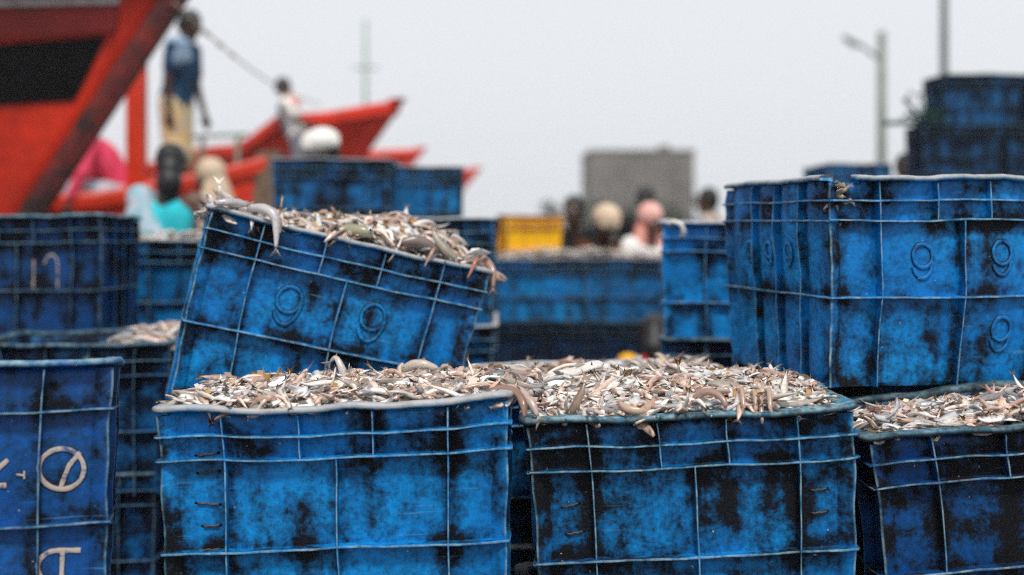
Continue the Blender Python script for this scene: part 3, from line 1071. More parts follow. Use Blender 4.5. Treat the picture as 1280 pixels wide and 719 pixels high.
    if kind == 'prawn':
        for q in range(5):
            ii = 2 + q
            b0 = P0[ii]
            k0 = len(V)
            dn = np.array([0.05 * (q - 2), 0.05 * (-1) ** q, -0.15])
            for r_ in (b0 + np.array([-0.015, 0, 0]), b0 + np.array([0.015, 0, 0]), b0 + dn):
                V.append(r_); C.append(back)
            Fc.append((k0, k0 + 1, k0 + 2))
        k0 = len(V)
        b0 = P0[0]
        for r_ in (b0 + np.array([0, 0.012, 0]), b0 + np.array([0, -0.012, 0]), b0 + np.array([-0.35, 0.15, 0.05])):
            V.append(r_); C.append(np.array([0.35, 0.10, 0.06]))
        Fc.append((k0, k0 + 1, k0 + 2))
    return np.array(V), Fc, np.array(C)


frng = random.Random(2024)
VARS = {k: [fish_geo(k, frng) for _ in range(n)] for k, n in (('slender', 26), ('deep', 8), ('round', 3), ('eel', 4), ('prawn', 10))}
VAR_ME = {}
for k, lst in VARS.items():
    for i, (v, f, c) in enumerate(lst):
        me = mesh_from('fish_' + k, v, f, {'Col': c}, smooth=True)
        me.materials.append(M['fish'])
        VAR_ME[(k, i)] = me

fish_list = []     # (matrix, kind, variant, score, where, tint)


def heap(Mw, hx, hy, zrim, hfun, n, where, sizes=1.0, score=1.0, layers=3, dens_front=0.0):
    """fish lying over one another on a mound inside a crate"""
    for i in range(n):
        lay = i % layers
        for _ in range(30):
            x, y = frng.uniform(-hx, hx), frng.uniform(-hy, hy)
            if frng.random() < 1.0 - dens_front * (y + hy) / (2 * hy):
                break
        kind = frng.choices(('slender', 'deep', 'prawn', 'eel', 'round'), (0.66, 0.14, 0.16, 0.012, 0.028))[0]
        vi = frng.randrange(len(VARS[kind]))
        L = {'slender': frng.choice((frng.uniform(0.038, 0.075), frng.uniform(0.055, 0.115))), 'deep': frng.uniform(0.045, 0.080), 'prawn': frng.uniform(0.045, 0.072),
             'eel': frng.uniform(0.11, 0.17), 'round': frng.uniform(0.035, 0.06)}[kind] * sizes
        z = hfun(x, y)
        e = 0.01
        nrm = Vector((-(hfun(x + e, y) - z) / e, -(hfun(x, y + e) - z) / e, 1)).normalized()
        lift = -0.016 + 0.009 * lay + frng.uniform(-0.004, 0.005)
        q = nrm.to_track_quat('Z', 'Y').to_matrix().to_4x4()
        yaw = frng.uniform(0, 2 * PI)
        roll = frng.choice((PI / 2, -PI / 2, PI / 2, 0.3)) + frng.uniform(-0.5, 0.5)
        if kind in ('deep', 'round'):
            roll = frng.choice((1, -1)) * (PI / 2 + frng.uniform(-0.35, 0.35))
        pitch = frng.gauss(0, 0.20)
        m = Matrix.Translation((x, y, zrim + z + lift)) @ q @ Matrix.Rotation(yaw, 4, 'Z') @ Matrix.Rotation(pitch, 4, 'Y') @ Matrix.Rotation(roll, 4, 'X') @ Matrix.Scale(L, 4)
        fish_list.append((Mw @ m, kind, vi, score * L * (1 + 1.1 * lay) * (1 - 0.35 * (y + hy) / (2 * hy)), where))


def bump(x, y, cx, cy, r):
    return math.exp(-((x - cx) ** 2 + (y - cy) ** 2) / (r * r))


bpy.context.view_layer.update()
mounds = []


def mound(Mw, hx, hy, zrim, hfun, nx=22, ny=16):
    V, Fc = [], []
    for j in range(ny + 1):
        for i in range(nx + 1):
            x, y = -hx + 2 * hx * i / nx, -hy + 2 * hy * j / ny
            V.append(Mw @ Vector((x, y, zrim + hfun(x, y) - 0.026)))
    for j in range(ny):
        for i in range(nx):
            Fc.append((j * (nx + 1) + i, j * (nx + 1) + i + 1, (j + 1) * (nx + 1) + i + 1, (j + 1) * (nx + 1) + i))
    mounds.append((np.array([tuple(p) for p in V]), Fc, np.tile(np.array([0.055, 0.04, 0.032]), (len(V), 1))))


def fill(crate, cr, hfun, n, where, **kw):
    Mw = crate.matrix_world.copy()
    hx, hy = cr.W / 2 - 0.030, cr.D / 2 - 0.030
    mound(Mw, hx, hy, cr.H, hfun)
    heap(Mw, hx, hy, cr.H, hfun, n, where, **kw)


h1 = lambda x, y: 0.004 + 0.012 * math.sin(7 * x + 2) * math.cos(9 * y) + 0.006 * bump(x, y, 0.27, 0.05, 0.10) - 0.006 * bump(x, y, 0.05, 0.2, 0.1)
fill(crate1, c1, h1, 980, 'front left', dens_front=0.25)
h2 = lambda x, y: 0.004 + 0.034 * bump(x, y, -0.15, 0.10, 0.17) + 0.014 * bump(x, y, 0.10, 0.10, 0.22) + 0.006 * math.sin(13 * x)
fill(crate2, c2, h2, 1050, 'front centre', dens_front=0.25)
h3 = lambda x, y: 0.000 - 0.03 * max(0, y) / 0.2 + 0.010 * bump(x, y, 0.0, -0.05, 0.25) + 0.006 * math.sin(12 * x)
fill(crate3, c3, h3, 640, 'right', sizes=1.08, dens_front=0.5)
hT = lambda x, y: -0.002 + 0.058 * bump(x, y, 0.20, 0.04, 0.18) + 0.034 * bump(x, y, -0.02, 0.03, 0.2) + 0.005 * math.sin(15 * x)
fill(crateT, ct, hT, 760, 'tilted', sizes=1.25)
hM = lambda x, y: -0.006 + 0.012 * bump(x, y, -0.1, -0.05, 0.2) + 0.01 * math.sin(9 * x)
pc = Crate()
fill(crateM, pc, hM, 380, 'rear', sizes=1.25, score=0.5)
fill(crateS, pc, lambda x, y: -0.07 + 0.085 * min(1, max(0, (x - 0.02) / 0.12)), 200, 'back', sizes=1.3, score=0.4)
for o, sc_ in ((crateQ, 0.3),):
    fill(o, pc, lambda x, y: 0.012 + 0.018 * math.sin(9 * x + 1), 170, 'back', sizes=1.4, score=sc_)
for o in center:
    fill(o, pc, lambda x, y: 0.030 + 0.015 * math.sin(9 * x + o.location.x * 5), 170, 'back', sizes=1.5, score=0.2)
# gap between the two front crates, fish fallen over the edge
Mg = Matrix.Translation((0.005, 2.10, 0.835))
for i in range(46):
    fish_list.append((Mg @ Matrix.Translation((frng.uniform(-0.035, 0.045), frng.uniform(-0.13, 0.20), frng.uniform(-0.03, 0.012))) @ Euler((frng.uniform(-2, 2), frng.uniform(-0.4, 0.4), frng.uniform(0, 6.28))).to_matrix().to_4x4() @ Matrix.Scale(frng.uniform(0.05, 0.09), 4),
                      'slender', frng.randrange(26), 0.09, 'gap'))

fish_list.sort(key=lambda q: -q[3])
KIND_WORD = {'slender': 'slender fish', 'deep': 'flat fish', 'round': 'round fish', 'eel': 'thin eel', 'prawn': 'curled prawn'}
WHERE = {'front left': 'in the wire-stitched crate', 'front centre': 'in the grimy centre crate',
         'right': 'in the dark right-edge crate', 'tilted': 'in the tilted crate', 'rear': 'in the crate behind the centre heap',
         'gap': 'fallen between the two front crates', 'back': 'in a blurred crate behind'}
CR = {'front left': (crate1, c1), 'front centre': (crate2, c2), 'right': (crate3, c3), 'tilted': (crateT, ct), 'rear': (crateM, pc)}
for mw, kind, vi, sc_, where in fish_list[:300]:
    nm = {'prawn': 'prawn', 'eel': 'eel'}.get(kind, 'fish')
    o = bpy.data.objects.new(nm, VAR_ME[(kind, vi)])
    COL.objects.link(o)
    o.matrix_world = mw
    lum = float(VARS[kind][vi][2].mean())
    tone = 'whitish' if lum > 0.52 else ('greyish' if lum > 0.40 else 'brownish')
    pos = ''
    if where in CR:
        q = CR[where][0].matrix_world.inverted() @ mw.translation
        c_ = CR[where][1]
        pos = ('far left end', 'left part', 'middle', 'right part', 'far right end')[min(4, int((q.x / c_.W + 0.5) * 5))] + (' by the front rim' if q.y < -c_.D * 0.2 else (' by the back rim' if q.y > c_.D * 0.2 else ''))
        pos = ', ' + pos
    lb = tone + ' ' + KIND_WORD[kind] + ' ' + WHERE[where] + pos
    tag(o, lb, nm, lb)
# the rest of the catch: one mass
Vs, Fs, Cs, k0 = [], [], [], 0
for v, f, c in mounds:
    Vs.append(v); Cs.append(c); Fs += [tuple(i + k0 for i in q) for q in f]; k0 += len(v)
for mw, kind, vi, sc_, where in fish_list[300:]:
    v, f, c = VARS[kind][vi]
    A = np.array(mw)
    Vs.append(v @ A[:3, :3].T + A[:3, 3]); Cs.append(np.clip(c * frng.uniform(0.78, 1.18), 0, 0.9))
    Fs += [tuple(i + k0 for i in q) for q in f]; k0 += len(v)
me = mesh_from('catch', np.vstack(Vs), Fs, {'Col': np.vstack(Cs)}, smooth=True)
me.materials.append(M['fish'])
tag(link('catch_of_fish', me), 'mass of small mixed fish and prawns filling the blue crates', 'fish', kind='stuff')


# --- fish that stand out
def special(name, label, cat, kind, mw, col_belly, col_back, seed, eye=True, scale_bend=None):
    r = random.Random(seed)
    v, f, c = fish_geo(kind, r)
    lum = c.mean(1, keepdims=True)
    t = np.clip((lum - lum.min()) / (lum.max() - lum.min() + 1e-6), 0, 1)
    c = np.array(col_back) * (1 - t) + np.array(col_belly) * t
    me = mesh_from('fish_' + kind, v, f, {'Col': c}, smooth=True)
    me.materials.append(M['fish'])
    o = link(name, me)
    o.matrix_world = mw
    tag(o, label, cat)
    return o


def pose(loc, yaw=0, pitch=0, roll=0, L=0.1):
    return Matrix.Translation(loc) @ Matrix.Rotation(R(yaw), 4, 'Z') @ Matrix.Rotation(R(pitch), 4, 'Y') @ Matrix.Rotation(R(roll), 4, 'X') @ Matrix.Scale(L, 4)


def tube_fish(name, label, cat, pts, rads, belly, back, fin=True):
    """fish bent along a given line"""
    pts = [Vector(p) for p in pts]
    # smooth the line
    fine_, rr = [], []
    n = len(pts)
    for i in range(n - 1):
        p0, p1, p2, p3 = pts[max(0, i - 1)], pts[i], pts[i + 1], pts[min(n - 1, i + 2)]
        for k in range(5):
            t = k / 5
            fine_.append(0.5 * ((2 * p1) + (p2 - p0) * t + (2 * p0 - 5 * p1 + 4 * p2 - p3) * t * t + (3 * p1 - p0 - 3 * p2 + p3) * t ** 3))
            rr.append(rads[i] * (1 - t) + rads[i + 1] * t)
    fine_.append(pts[-1]); rr.append(rads[-1])
    b = MB().tube(fine_, rr, 10)
    if fin and cat == 'fish':
        e, tdir = fine_[-1], (fine_[-1] - fine_[-3]).normalized()
        sd = tdir.cross(Vector((0.2, 1, 0.1))).normalized()
        th = tdir.cross(sd) * 0.0012
        b.add([e + th, e - th, e + tdir * 0.022 + sd * 0.014, e + tdir * 0.012, e + tdir * 0.022 - sd * 0.014], [(0, 2, 3), (0, 3, 4), (1, 3, 2), (1, 4, 3)])
    cs = []
    for i, p in enumerate(b.v):
        m = 0.5 + 0.5 * math.sin(2 * PI * (i % 10) / 10)
        cs.append(np.array(belly) * m + np.array(back) * (1 - m))
    me = mesh_from('fish_bent', b.v, b.f, {'Col': np.array(cs)}, smooth=True)
    me.materials.append(M['fish'])
    o = link(name, me)
    if cat == 'fish':
        dm = (fine_[0] - fine_[3]).normalized()
        ec = fine_[1] + Vector((0, -1, 0.45)).normalized() * rr[1] * 0.93
        ey = MB().ell(ec, (0.0028, 0.0018, 0.0028), 10, 6).build('eye', 'eye', o, smooth=True)
        MB().ell(ec + Vector((0, -0.0012, 0.0005)), (0.0017, 0.0012, 0.0017), 8, 6).build('pupil', 'iris', ey, smooth=True)
        fn = MB()
        for i in range(8, min(len(fine_) - 6, 15)):
            u = Vector((0, 0, 1)) if abs((fine_[i + 1] - fine_[i]).normalized().z) < 0.8 else Vector((0.9, -0.3, 0))
            p, q = fine_[i] + u * rr[i] * 0.9, fine_[i + 1] + u * rr[i + 1] * 0.9
            hgt = 0.007 * math.sin((i - 7) / 9 * PI)
            w_ = Vector((0.0006, 0.0006, 0))
            fn.add([p - w_, q - w_, q + u * hgt, p + u * hgt, p + w_, q + w_], [(0, 1, 2, 3), (5, 4, 3, 2)])
        if fn.v: fn.build('dorsal_fin', 'rag', o)
    tag(o, label, cat)
    return o


TM = crateT.matrix_world.copy()
def tp(x, y, z):
    return TM @ Vector((x, y, z))
# hanging over the tilted crate's edge
tube_fish('fish', 'silver fish hanging head up over the edge of the tilted crate', 'fish',
          [tp(-0.235, -0.185, 0.445), tp(-0.205, -0.215, 0.450), tp(-0.180, -0.232, 0.437), tp(-0.170, -0.236, 0.405), tp(-0.164, -0.236, 0.375)], [0.007, 0.011, 0.011, 0.007, 0.003], (0.72, 0.69, 0.68), (0.30, 0.27, 0.30))
tube_fish('fish', 'pale fish lying over the upper left corner of the tilted crate', 'fish',
          [tp(-0.31, -0.225, 0.437), tp(-0.285, -0.222, 0.445), tp(-0.262, -0.205, 0.449), tp(-0.245, -0.19, 0.450)], [0.004, 0.009, 0.010, 0.006], (0.70, 0.66, 0.62), (0.25, 0.24, 0.28))
tube_fish('fish', 'whitish fish with upturned tail at the highest corner of the tilted crate', 'fish',
          [tp(-0.262, -0.16, 0.447), tp(-0.283, -0.185, 0.452), tp(-0.300, -0.200, 0.462), tp(-0.306, -0.205, 0.476)], [0.009, 0.012, 0.008, 0.003], (0.76, 0.71, 0.62), (0.5, 0.42, 0.35))
# greenish fish with a staring eye
gm = tube_fish('fish', 'greenish fish with a round staring eye on the tilted crate', 'fish',
               [tp(0.038, -0.198, 0.450), tp(0.018, -0.192, 0.452), tp(-0.010, -0.175, 0.449), tp(-0.05, -0.13, 0.435)], [0.007, 0.0135, 0.014, 0.008], (0.40, 0.38, 0.26), (0.17, 0.165, 0.09), fin=False)
ew = MB().ell(tp(0.028, -0.2055, 0.4585), (0.0058, 0.004, 0.0058), 14, 8).build('eye', 'eye', gm, smooth=True)
MB().ell(tp(0.0285, -0.2090, 0.4588), (0.0033, 0.002, 0.0033), 12, 8).build('pupil', 'iris', ew, smooth=True)
# dark fish, prawns hanging
tube_fish('fish', 'dark grey-brown fish near the middle of the tilted crate', 'fish',
          [tp(0.105, -0.205, 0.448), tp(0.130, -0.200, 0.457), tp(0.160, -0.198, 0.456), tp(0.195, -0.195, 0.447)], [0.007, 0.015, 0.014, 0.005], (0.22, 0.17, 0.15), (0.10, 0.075, 0.07))
tube_fish('fish', 'olive-backed fish pointing up beside the dark fish on the tilted crate', 'fish',
          [tp(0.168, -0.19, 0.492), tp(0.182, -0.197, 0.472), tp(0.205, -0.207, 0.453), tp(0.230, -0.215, 0.440)], [0.003, 0.009, 0.011, 0.006], (0.45, 0.40, 0.33), (0.12, 0.11, 0.07))
for (x, z, cl_) in ((0.165, 0.424, (0.55, 0.36, 0.26)), (0.266, 0.420, (0.62, 0.22, 0.12))):
    tube_fish('prawn', ('pale' if x < 0.2 else 'reddish') + ' prawn dangling by its tail over the rim of the tilted crate', 'prawn',
              [tp(x + 0.012, -0.205, 0.450), tp(x + 0.006, -0.224, 0.442), tp(x, -0.230, z), tp(x - 0.005, -0.230, z - 0.018)], [0.004, 0.0045, 0.0035, 0.0012], cl_, tuple(c * 0.5 for c in cl_))
o = special('fish', 'round white silver fish at the lower right end of the tilted crate', 'fish', 'round', TM @ pose((0.285, -0.185, 0.465), 20, -18, 62, 0.070), (0.80, 0.82, 0.80), (0.50, 0.55, 0.55), 8)
o = special('fish', 'long pale fish sticking out behind the catch of the tilted crate', 'fish', 'slender', TM @ pose((0.235, 0.14, 0.515), 25, -22, 70, 0.10), (0.75, 0.73, 0.7), (0.4, 0.38, 0.36), 9)
o = special('fish', 'long pale fish lying along the back rim of the tilted crate', 'fish', 'deep', TM @ pose((-0.115, 0.17, 0.452), 4, 4, 80, 0.115), (0.60, 0.52, 0.46), (0.35, 0.28, 0.24), 12)
tube_fish('fish', 'brown fish hanging over the lower right corner of the tilted crate', 'fish',
          [tp(0.290, -0.13, 0.468), tp(0.312, -0.165, 0.452), tp(0.327, -0.190, 0.430), tp(0.331, -0.205, 0.395)], [0.005, 0.009, 0.008, 0.003], (0.55, 0.38, 0.30), (0.25, 0.14, 0.10))

# eel over the gap between the two front crates
e0 = [at(608, 492, 2.02), at(628, 486, 2.00), at(646, 491, 1.97), at(654, 505, 1.945), at(656, 522, 1.935)]
tube_fish('eel', 'thick brown eel arched over the gap between the two front crates', 'eel', e0, [0.006, 0.0075, 0.0075, 0.007, 0.003], (0.46, 0.29, 0.21), (0.15, 0.065, 0.04))
tube_fish('fish', 'pale fish beside the brown eel hanging into the gap of the front crates', 'fish',
          [at(634, 484, 2.02), at(650, 490, 2.0), at(664, 504, 1.97), at(672, 520, 1.955)], [0.007, 0.010, 0.009, 0.003], (0.68, 0.58, 0.52), (0.36, 0.26, 0.22))
# big pale rounded fish crowning the centre heap
M2 = crate2.matrix_world.copy()
o = special('fish', 'large pale flatfish lying on top of the centre heap', 'fish', 'round', M2 @ pose((-0.185, 0.10, 0.478), 160, 8, 80, 0.125), (0.66, 0.63, 0.59), (0.55, 0.51, 0.47), 3)
o = special('fish', 'second large pale fish tucked behind the flatfish on the centre heap', 'fish', 'deep', M2 @ pose((-0.09, 0.15, 0.462), 10, 6, 75, 0.105), (0.48, 0.40, 0.34), (0.28, 0.22, 0.18), 4)
# prawns dangling from the centre crate's rim
for k, (px, py) in enumerate(((928, 505), (944, 508), (951, 515), (962, 506))):
    a = at(px, py - 16, 1.975)
    b = at(px + 1, py + 4, 1.955)
    c_ = at(px + (-2, 1, 2, 3)[k], py + 15, 1.957)
    tube_fish('prawn', ('leftmost', 'second', 'longest reddish', 'rightmost')[k] + ' of the prawns dangling over the rim of the front centre crate', 'prawn',
              [a + Vector((0, 0.03, -0.004)), a + Vector((0, 0.005, 0.002)), b, c_], [0.0035, 0.0045, 0.004, 0.0012], (0.62, 0.50, 0.40), (0.36, 0.22, 0.15))
tube_fish('prawn', 'curled brown prawn draped over the rim left of the dangling prawns', 'prawn',
          [at(868, 497, 2.0), at(882, 490, 1.985), at(897, 493, 1.97), at(907, 505, 1.955), at(905, 513, 1.955)], [0.005, 0.007, 0.0065, 0.0045, 0.002], (0.52, 0.36, 0.29), (0.22, 0.11, 0.08))
tube_fish('prawn', 'thick curled prawn lying at the front of the centre heap', 'prawn',
          [at(775, 504, 1.99), at(785, 511, 1.975), at(800, 513, 1.972), at(812, 507, 1.985), at(818, 499, 2.0)], [0.004, 0.0075, 0.008, 0.006, 0.003], (0.66, 0.50, 0.38), (0.36, 0.2, 0.13))
tube_fish('fish', 'slim fish standing tail up at the front of the centre heap', 'fish',
          [at(712, 518, 1.99), at(720, 505, 1.985), at(727, 490, 1.985), at(731, 478, 1.99)], [0.006, 0.008, 0.006, 0.002], (0.36, 0.26, 0.19), (0.10, 0.06, 0.04))
# yellow-tailed fish in the front left heap
M1 = crate1.matrix_world.copy()
for k, (x, lean) in enumerate(((-0.158, -6), (-0.140, 24))):
    o = MB()
    b = M1 @ Vector((x, 0.035, 0.444))
    dr = Vector((math.sin(R(lean)) * 0.9 + 0.1, -0.1, 0.95)).normalized()
    sd = Vector((1, 0.2, 0)).cross(dr).cross(dr).normalized()
    sd = Vector((dr.z, 0.15, -dr.x)).normalized()
    th = dr.cross(sd) * 0.0012
    for sgn, ln2 in ((-1, 0.032), (1, 0.024), (0.2, 0.018)):
        tip = b + dr * ln2 + sd * 0.008 * sgn
        o.add([b - sd * 0.005 + th, b + sd * 0.005 + th, tip, b - sd * 0.005 - th, b + sd * 0.005 - th], [(0, 1, 2), (4, 3, 2), (0, 2, 3), (1, 4, 2)])
    me_o = o.build('fish', 'yellow_fin')
    body = MB().tube([b - dr * 0.055 + Vector((-0.02, 0, 0)), b - dr * 0.03 + Vector((-0.012, 0, 0)), b - dr * 0.01, b + dr * 0.004], [0.004, 0.012, 0.008, 0.004], 9).build('body', 'rag', me_o, smooth=True)
    tag(me_o, ('upright' if k == 0 else 'slanting') + ' yellow tail fin sticking out of the front left heap', 'fish')
# pair of tails sticking up at the back of the front left heap
tube_fish('fish', 'pale fish standing head down at the back of the front left heap', 'fish',
          [M1 @ Vector((-0.015, 0.10, 0.43)), M1 @ Vector((-0.022, 0.10, 0.455)), M1 @ Vector((-0.035, 0.11, 0.478)), M1 @ Vector((-0.048, 0.12, 0.470))], [0.009, 0.008, 0.005, 0.002], (0.70, 0.66, 0.60), (0.36, 0.31, 0.26))
tube_fish('fish', 'plump pale fish leaning on the back rim of the front left crate', 'fish',
          [M1 @ Vector((0.095, 0.13, 0.448)), M1 @ Vector((0.115, 0.125, 0.456)), M1 @ Vector((0.14, 0.12, 0.456)), M1 @ Vector((0.165, 0.12, 0.448))], [0.006, 0.0105, 0.010, 0.004], (0.62, 0.56, 0.50), (0.36, 0.29, 0.24))

# ------------------------------------------------------------------ boats
def boat(name, label, tip, zpeak, rake, length, beam, zkeel, sheer, yaw=0.0, stem_mat='red_dark', hull_mat='red', panel=None, rail_w=0.10, rail_mat='red_rail', stem_w=0.14):
    """bow points to +x; tip is the upper end of the stem; sheer(t) is height below the peak at distance t*length aft"""
    root = empty(name, (tip[0], tip[1], 0), (0, 0, R(yaw)))
    tag(root, label, 'boat', 'red fishing boats moored at the quay')
    nx_, nz_ = 26, 12

    def pt_(i, j, side, off=0.0):
        t = (i / nx_) ** 1.25
        top = zpeak - sheer(t)
        v = j / nz_
        z = zkeel + (top - zkeel) * v
        xs = -(zpeak - z) * rake
        hb = beam * (1 - (1 - t) ** 2.2) * (0.35 + 0.65 * v ** 0.8)
        return Vector((xs - t * length, side * (hb + off), z))
    V, Fc = [], []
    for side in (-1, 1):
        k0 = len(V)
        for i in range(nx_ + 1):
            for j in range(nz_ + 1):
                V.append(pt_(i, j, side, 0.03))
        for i in range(nx_):
            for j in range(nz_):
                q = (k0 + i * (nz_ + 1) + j, k0 + (i + 1) * (nz_ + 1) + j, k0 + (i + 1) * (nz_ + 1) + j + 1, k0 + i * (nz_ + 1) + j + 1)
                Fc.append(q if side < 0 else q[::-1])
    n1 = (nx_ + 1) * (nz_ + 1)
    for j in range(nz_):
        Fc.append((j, j + 1, n1 + j + 1, n1 + j))
        a = nx_ * (nz_ + 1)
        Fc.append((a + j, n1 + a + j, n1 + a + j + 1, a + j + 1))
    link('hull', mesh_from('boat_hull', V, Fc, smooth=True), hull_mat, root)
    # deck
    V, Fc = [], []
    for i in range(nx_ + 1):
        for side in (-1, 1):
            p = pt_(i, nz_ - 2, side, 0.02)
            V.append(p)
    for i in range(nx_):
        Fc.append((2 * i, 2 * i + 2, 2 * i + 3, 2 * i + 1))
    link('deck', mesh_from('boat_deck', V, Fc), 'deck', root)
    # rails along both edges
    for side in (-1, 1):
        V, Fc = [], []
        for i in range(nx_ + 1):
            p = pt_(i, nz_, side, 0.03)
            for o, z in ((-0.07, -rail_w), (0.035, -rail_w), (0.045, 0.0), (0.03, 0.03), (-0.07, 0.03)):
                V.append(p + Vector((0, side * o, z)))
        for i in range(nx_):
            for k in range(5):
                q = (i * 5 + k, (i + 1) * 5 + k, (i + 1) * 5 + (k + 1) % 5, i * 5 + (k + 1) % 5)
                Fc.append(q if side > 0 else q[::-1])
        Fc += [(0, 1, 2, 3, 4), tuple(nx_ * 5 + k for k in range(5))[::-1]]
        link('rail', mesh_from('boat_rail', V, Fc), rail_mat, root)
    # stem post
    V, Fc = [], []
    for k in range(13):
        z = zkeel + (zpeak + 0.06 - zkeel) * k / 12
        x = -(zpeak - z) * rake
        for a, b in ((-stem_w * 1.6, -0.085), (0.02, -0.075), (0.09, -0.05), (0.09, 0.05), (0.02, 0.075), (-stem_w * 1.6, 0.085)):
            V.append(Vector((x + a, b * 1.0 + (0.0), z)))
    for k in range(12):
        for q in range(6):
            Fc.append((k * 6 + q, k * 6 + (q + 1) % 6, (k + 1) * 6 + (q + 1) % 6, (k + 1) * 6 + q))
    Fc += [tuple(range(5, -1, -1)), tuple(72 + q for q in range(6))]
    link('stem_post', mesh_from('boat_stem', V, Fc), stem_mat, root)
    if panel:
        # black panel set into a red frame on the near side, given by (x, z) in the boat's own side view
        V, Fc = [], []
        cor = panel
        nn = 10
        for a in range(nn + 1):
            for b in range(nn + 1):
                u, v = a / nn, b / nn
                x = (cor[0][0] * (1 - u) + cor[1][0] * u) * (1 - v) + (cor[3][0] * (1 - u) + cor[2][0] * u) * v
                z = (cor[0][1] * (1 - u) + cor[1][1] * u) * (1 - v) + (cor[3][1] * (1 - u) + cor[2][1] * u) * v
                # find the hull's breadth there
                xx = x + (zpeak - z) * rake
                t = max(0, -xx / length)
                top = zpeak - sheer(t)
                vv = max(0.0, min(1.0, (z - zkeel) / (top - zkeel)))
                hb = beam * (1 - (1 - t) ** 2.2) * (0.35 + 0.65 * vv ** 0.8)
                V.append(Vector((x, -(hb + 0.042), z)))
        for a in range(nn):
            for b in range(nn):
                Fc.append((a * (nn + 1) + b, (a + 1) * (nn + 1) + b, (a + 1) * (nn + 1) + b + 1, a * (nn + 1) + b + 1))
        link('black_panel', mesh_from('boat_panel', V, Fc, smooth=True), 'black_paint', root)
    return root


# near boat: stem through (215,0) and (40,265)
YA = 7.2
tipA = at(236, -32, YA)
bA = boat('fishing_boat', 'nearest red boat with a raked bow and a black side panel at the left', (tipA.x, YA), tipA.z, 0.66, 9.0, 1.7, -1.2,
          lambda t: 0.35 * t ** 0.6 + 0.5 * t, panel=None, rail_w=0.10, stem_w=0.035)
bpy.context.view_layer.update()
# its black panel and rail are placed from the side view near Y = 6.8
def bl(px, py, Y):
    p = at(px, py, Y)
    return (p.x - tipA.x, p.z)
def hull_panel(root, cor, zpeak, rake, length, beam, zkeel, sheer, off, name, mat, nn=12):
    V, Fc = [], []
    for lay in (0, 1):
        for a in range(nn + 1):
            for b in range(nn + 1):
                u, v = a / nn, b / nn
                x = (cor[0][0] * (1 - u) + cor[1][0] * u) * (1 - v) + (cor[3][0] * (1 - u) + cor[2][0] * u) * v
                z = (cor[0][1] * (1 - u) + cor[1][1] * u) * (1 - v) + (cor[3][1] * (1 - u) + cor[2][1] * u) * v
                xx = x + (zpeak - z) * rake
                t = max(0, -xx / length)
                top = zpeak - sheer(t)
                vv = max(0.0, min(1.0, (z - zkeel) / (top - zkeel)))
                hb = beam * (1 - (1 - t) ** 2.2) * (0.35 + 0.65 * vv ** 0.8) + 0.03
                V.append(Vector((x, -(hb + (off if lay else -0.02)), z)))
    n1 = (nn + 1) ** 2
    for a in range(nn):
        for b in range(nn):
            q = (a * (nn + 1) + b, (a + 1) * (nn + 1) + b, (a + 1) * (nn + 1) + b + 1, a * (nn + 1) + b + 1)
            Fc.append(tuple(i + n1 for i in q)); Fc.append(q[::-1])
    for a in range(nn):
        for (i, j) in ((a * (nn + 1), (a + 1) * (nn + 1)), (a * (nn + 1) + nn, (a + 1) * (nn + 1) + nn), (a, a + 1), (nn * (nn + 1) + a, nn * (nn + 1) + a + 1)):
            Fc.append((i, j, j + n1, i + n1))
    link(name, mesh_from('boat_' + name, V, Fc), mat, root)
shA = lambda t: 0.35 * t ** 0.6 + 0.5 * t
argsA = (tipA.z, 0.66, 9.0, 1.7, -1.2, shA)
cor = [bl(-260, 150, 6.75), bl(73, 120, 6.85), bl(116, 37, 6.85), bl(-260, 85, 6.75)]
hull_panel(bA, cor, *argsA, 0.012, 'black_panel', 'black_paint')
cor = [bl(-260, 78, 6.75), bl(128, 32, 6.85), bl(134, -2, 6.85), bl(-260, 32, 6.75)]
hull_panel(bA, cor, *argsA, 0.035, 'rubbing_strake', 'red_rail')
cor = [bl(-260, 31, 6.75), bl(134, -3, 6.85), bl(136, -10, 6.85), bl(-260, 22, 6.75)]
hull_panel(bA, cor, *argsA, 0.045, 'strake_cap', 'grey_rail')
# worn black streak beside the stem
cor = [bl(45, 240, 7.0), bl(62, 240, 7.0), bl(200, 10, 7.05), bl(186, 10, 7.05)]
hull_panel(bA, cor, *argsA, 0.006, 'scuffed_strip', 'red_dark')

# low boat behind it
YB = 9.6
tipB = at(338, 198, YB)
bB = boat('fishing_boat', 'low red boat with a brown-edged bow and a red post, behind the turquoise blouse', (tipB.x, YB), tipB.z, 0.10, 6.5, 1.1, -1.2,
          lambda t: 0.30 * min(1, t * 5) ** 0.8 + 0.20 * t, stem_mat='wood', rail_mat='orange_red', rail_w=0.09, stem_w=0.06)
def post(root, px, y0, y1, Y, wd, mat, name='post'):
    a, b = at(px, y0, Y), at(px, y1, Y)
    o = MB().box((a.x - wd / 2, Y - wd / 2, min(a.z, b.z)), (a.x + wd / 2, Y + wd / 2, max(a.z, b.z)))
    x = o.build(name, mat, root)
    x.matrix_parent_inverse = root.matrix_world.inverted()
    return x
bpy.context.view_layer.update()
post(bB, 171, 60, 262, 9.25, 0.135, 'orange_red', 'mast_post')
post(bB, 253, 168, 225, 9.9, 0.035, 'pale_green', 'rail_post')
post(bB, 297, 168, 215, 9.9, 0.035, 'pale_green', 'rail_post')
x = MB().tube([at(240, 171, 9.9), at(310, 168, 9.9)], 0.016, 6).build('hand_rail', 'pale_green', bB)
x.matrix_parent_inverse = bB.matrix_world.inverted()
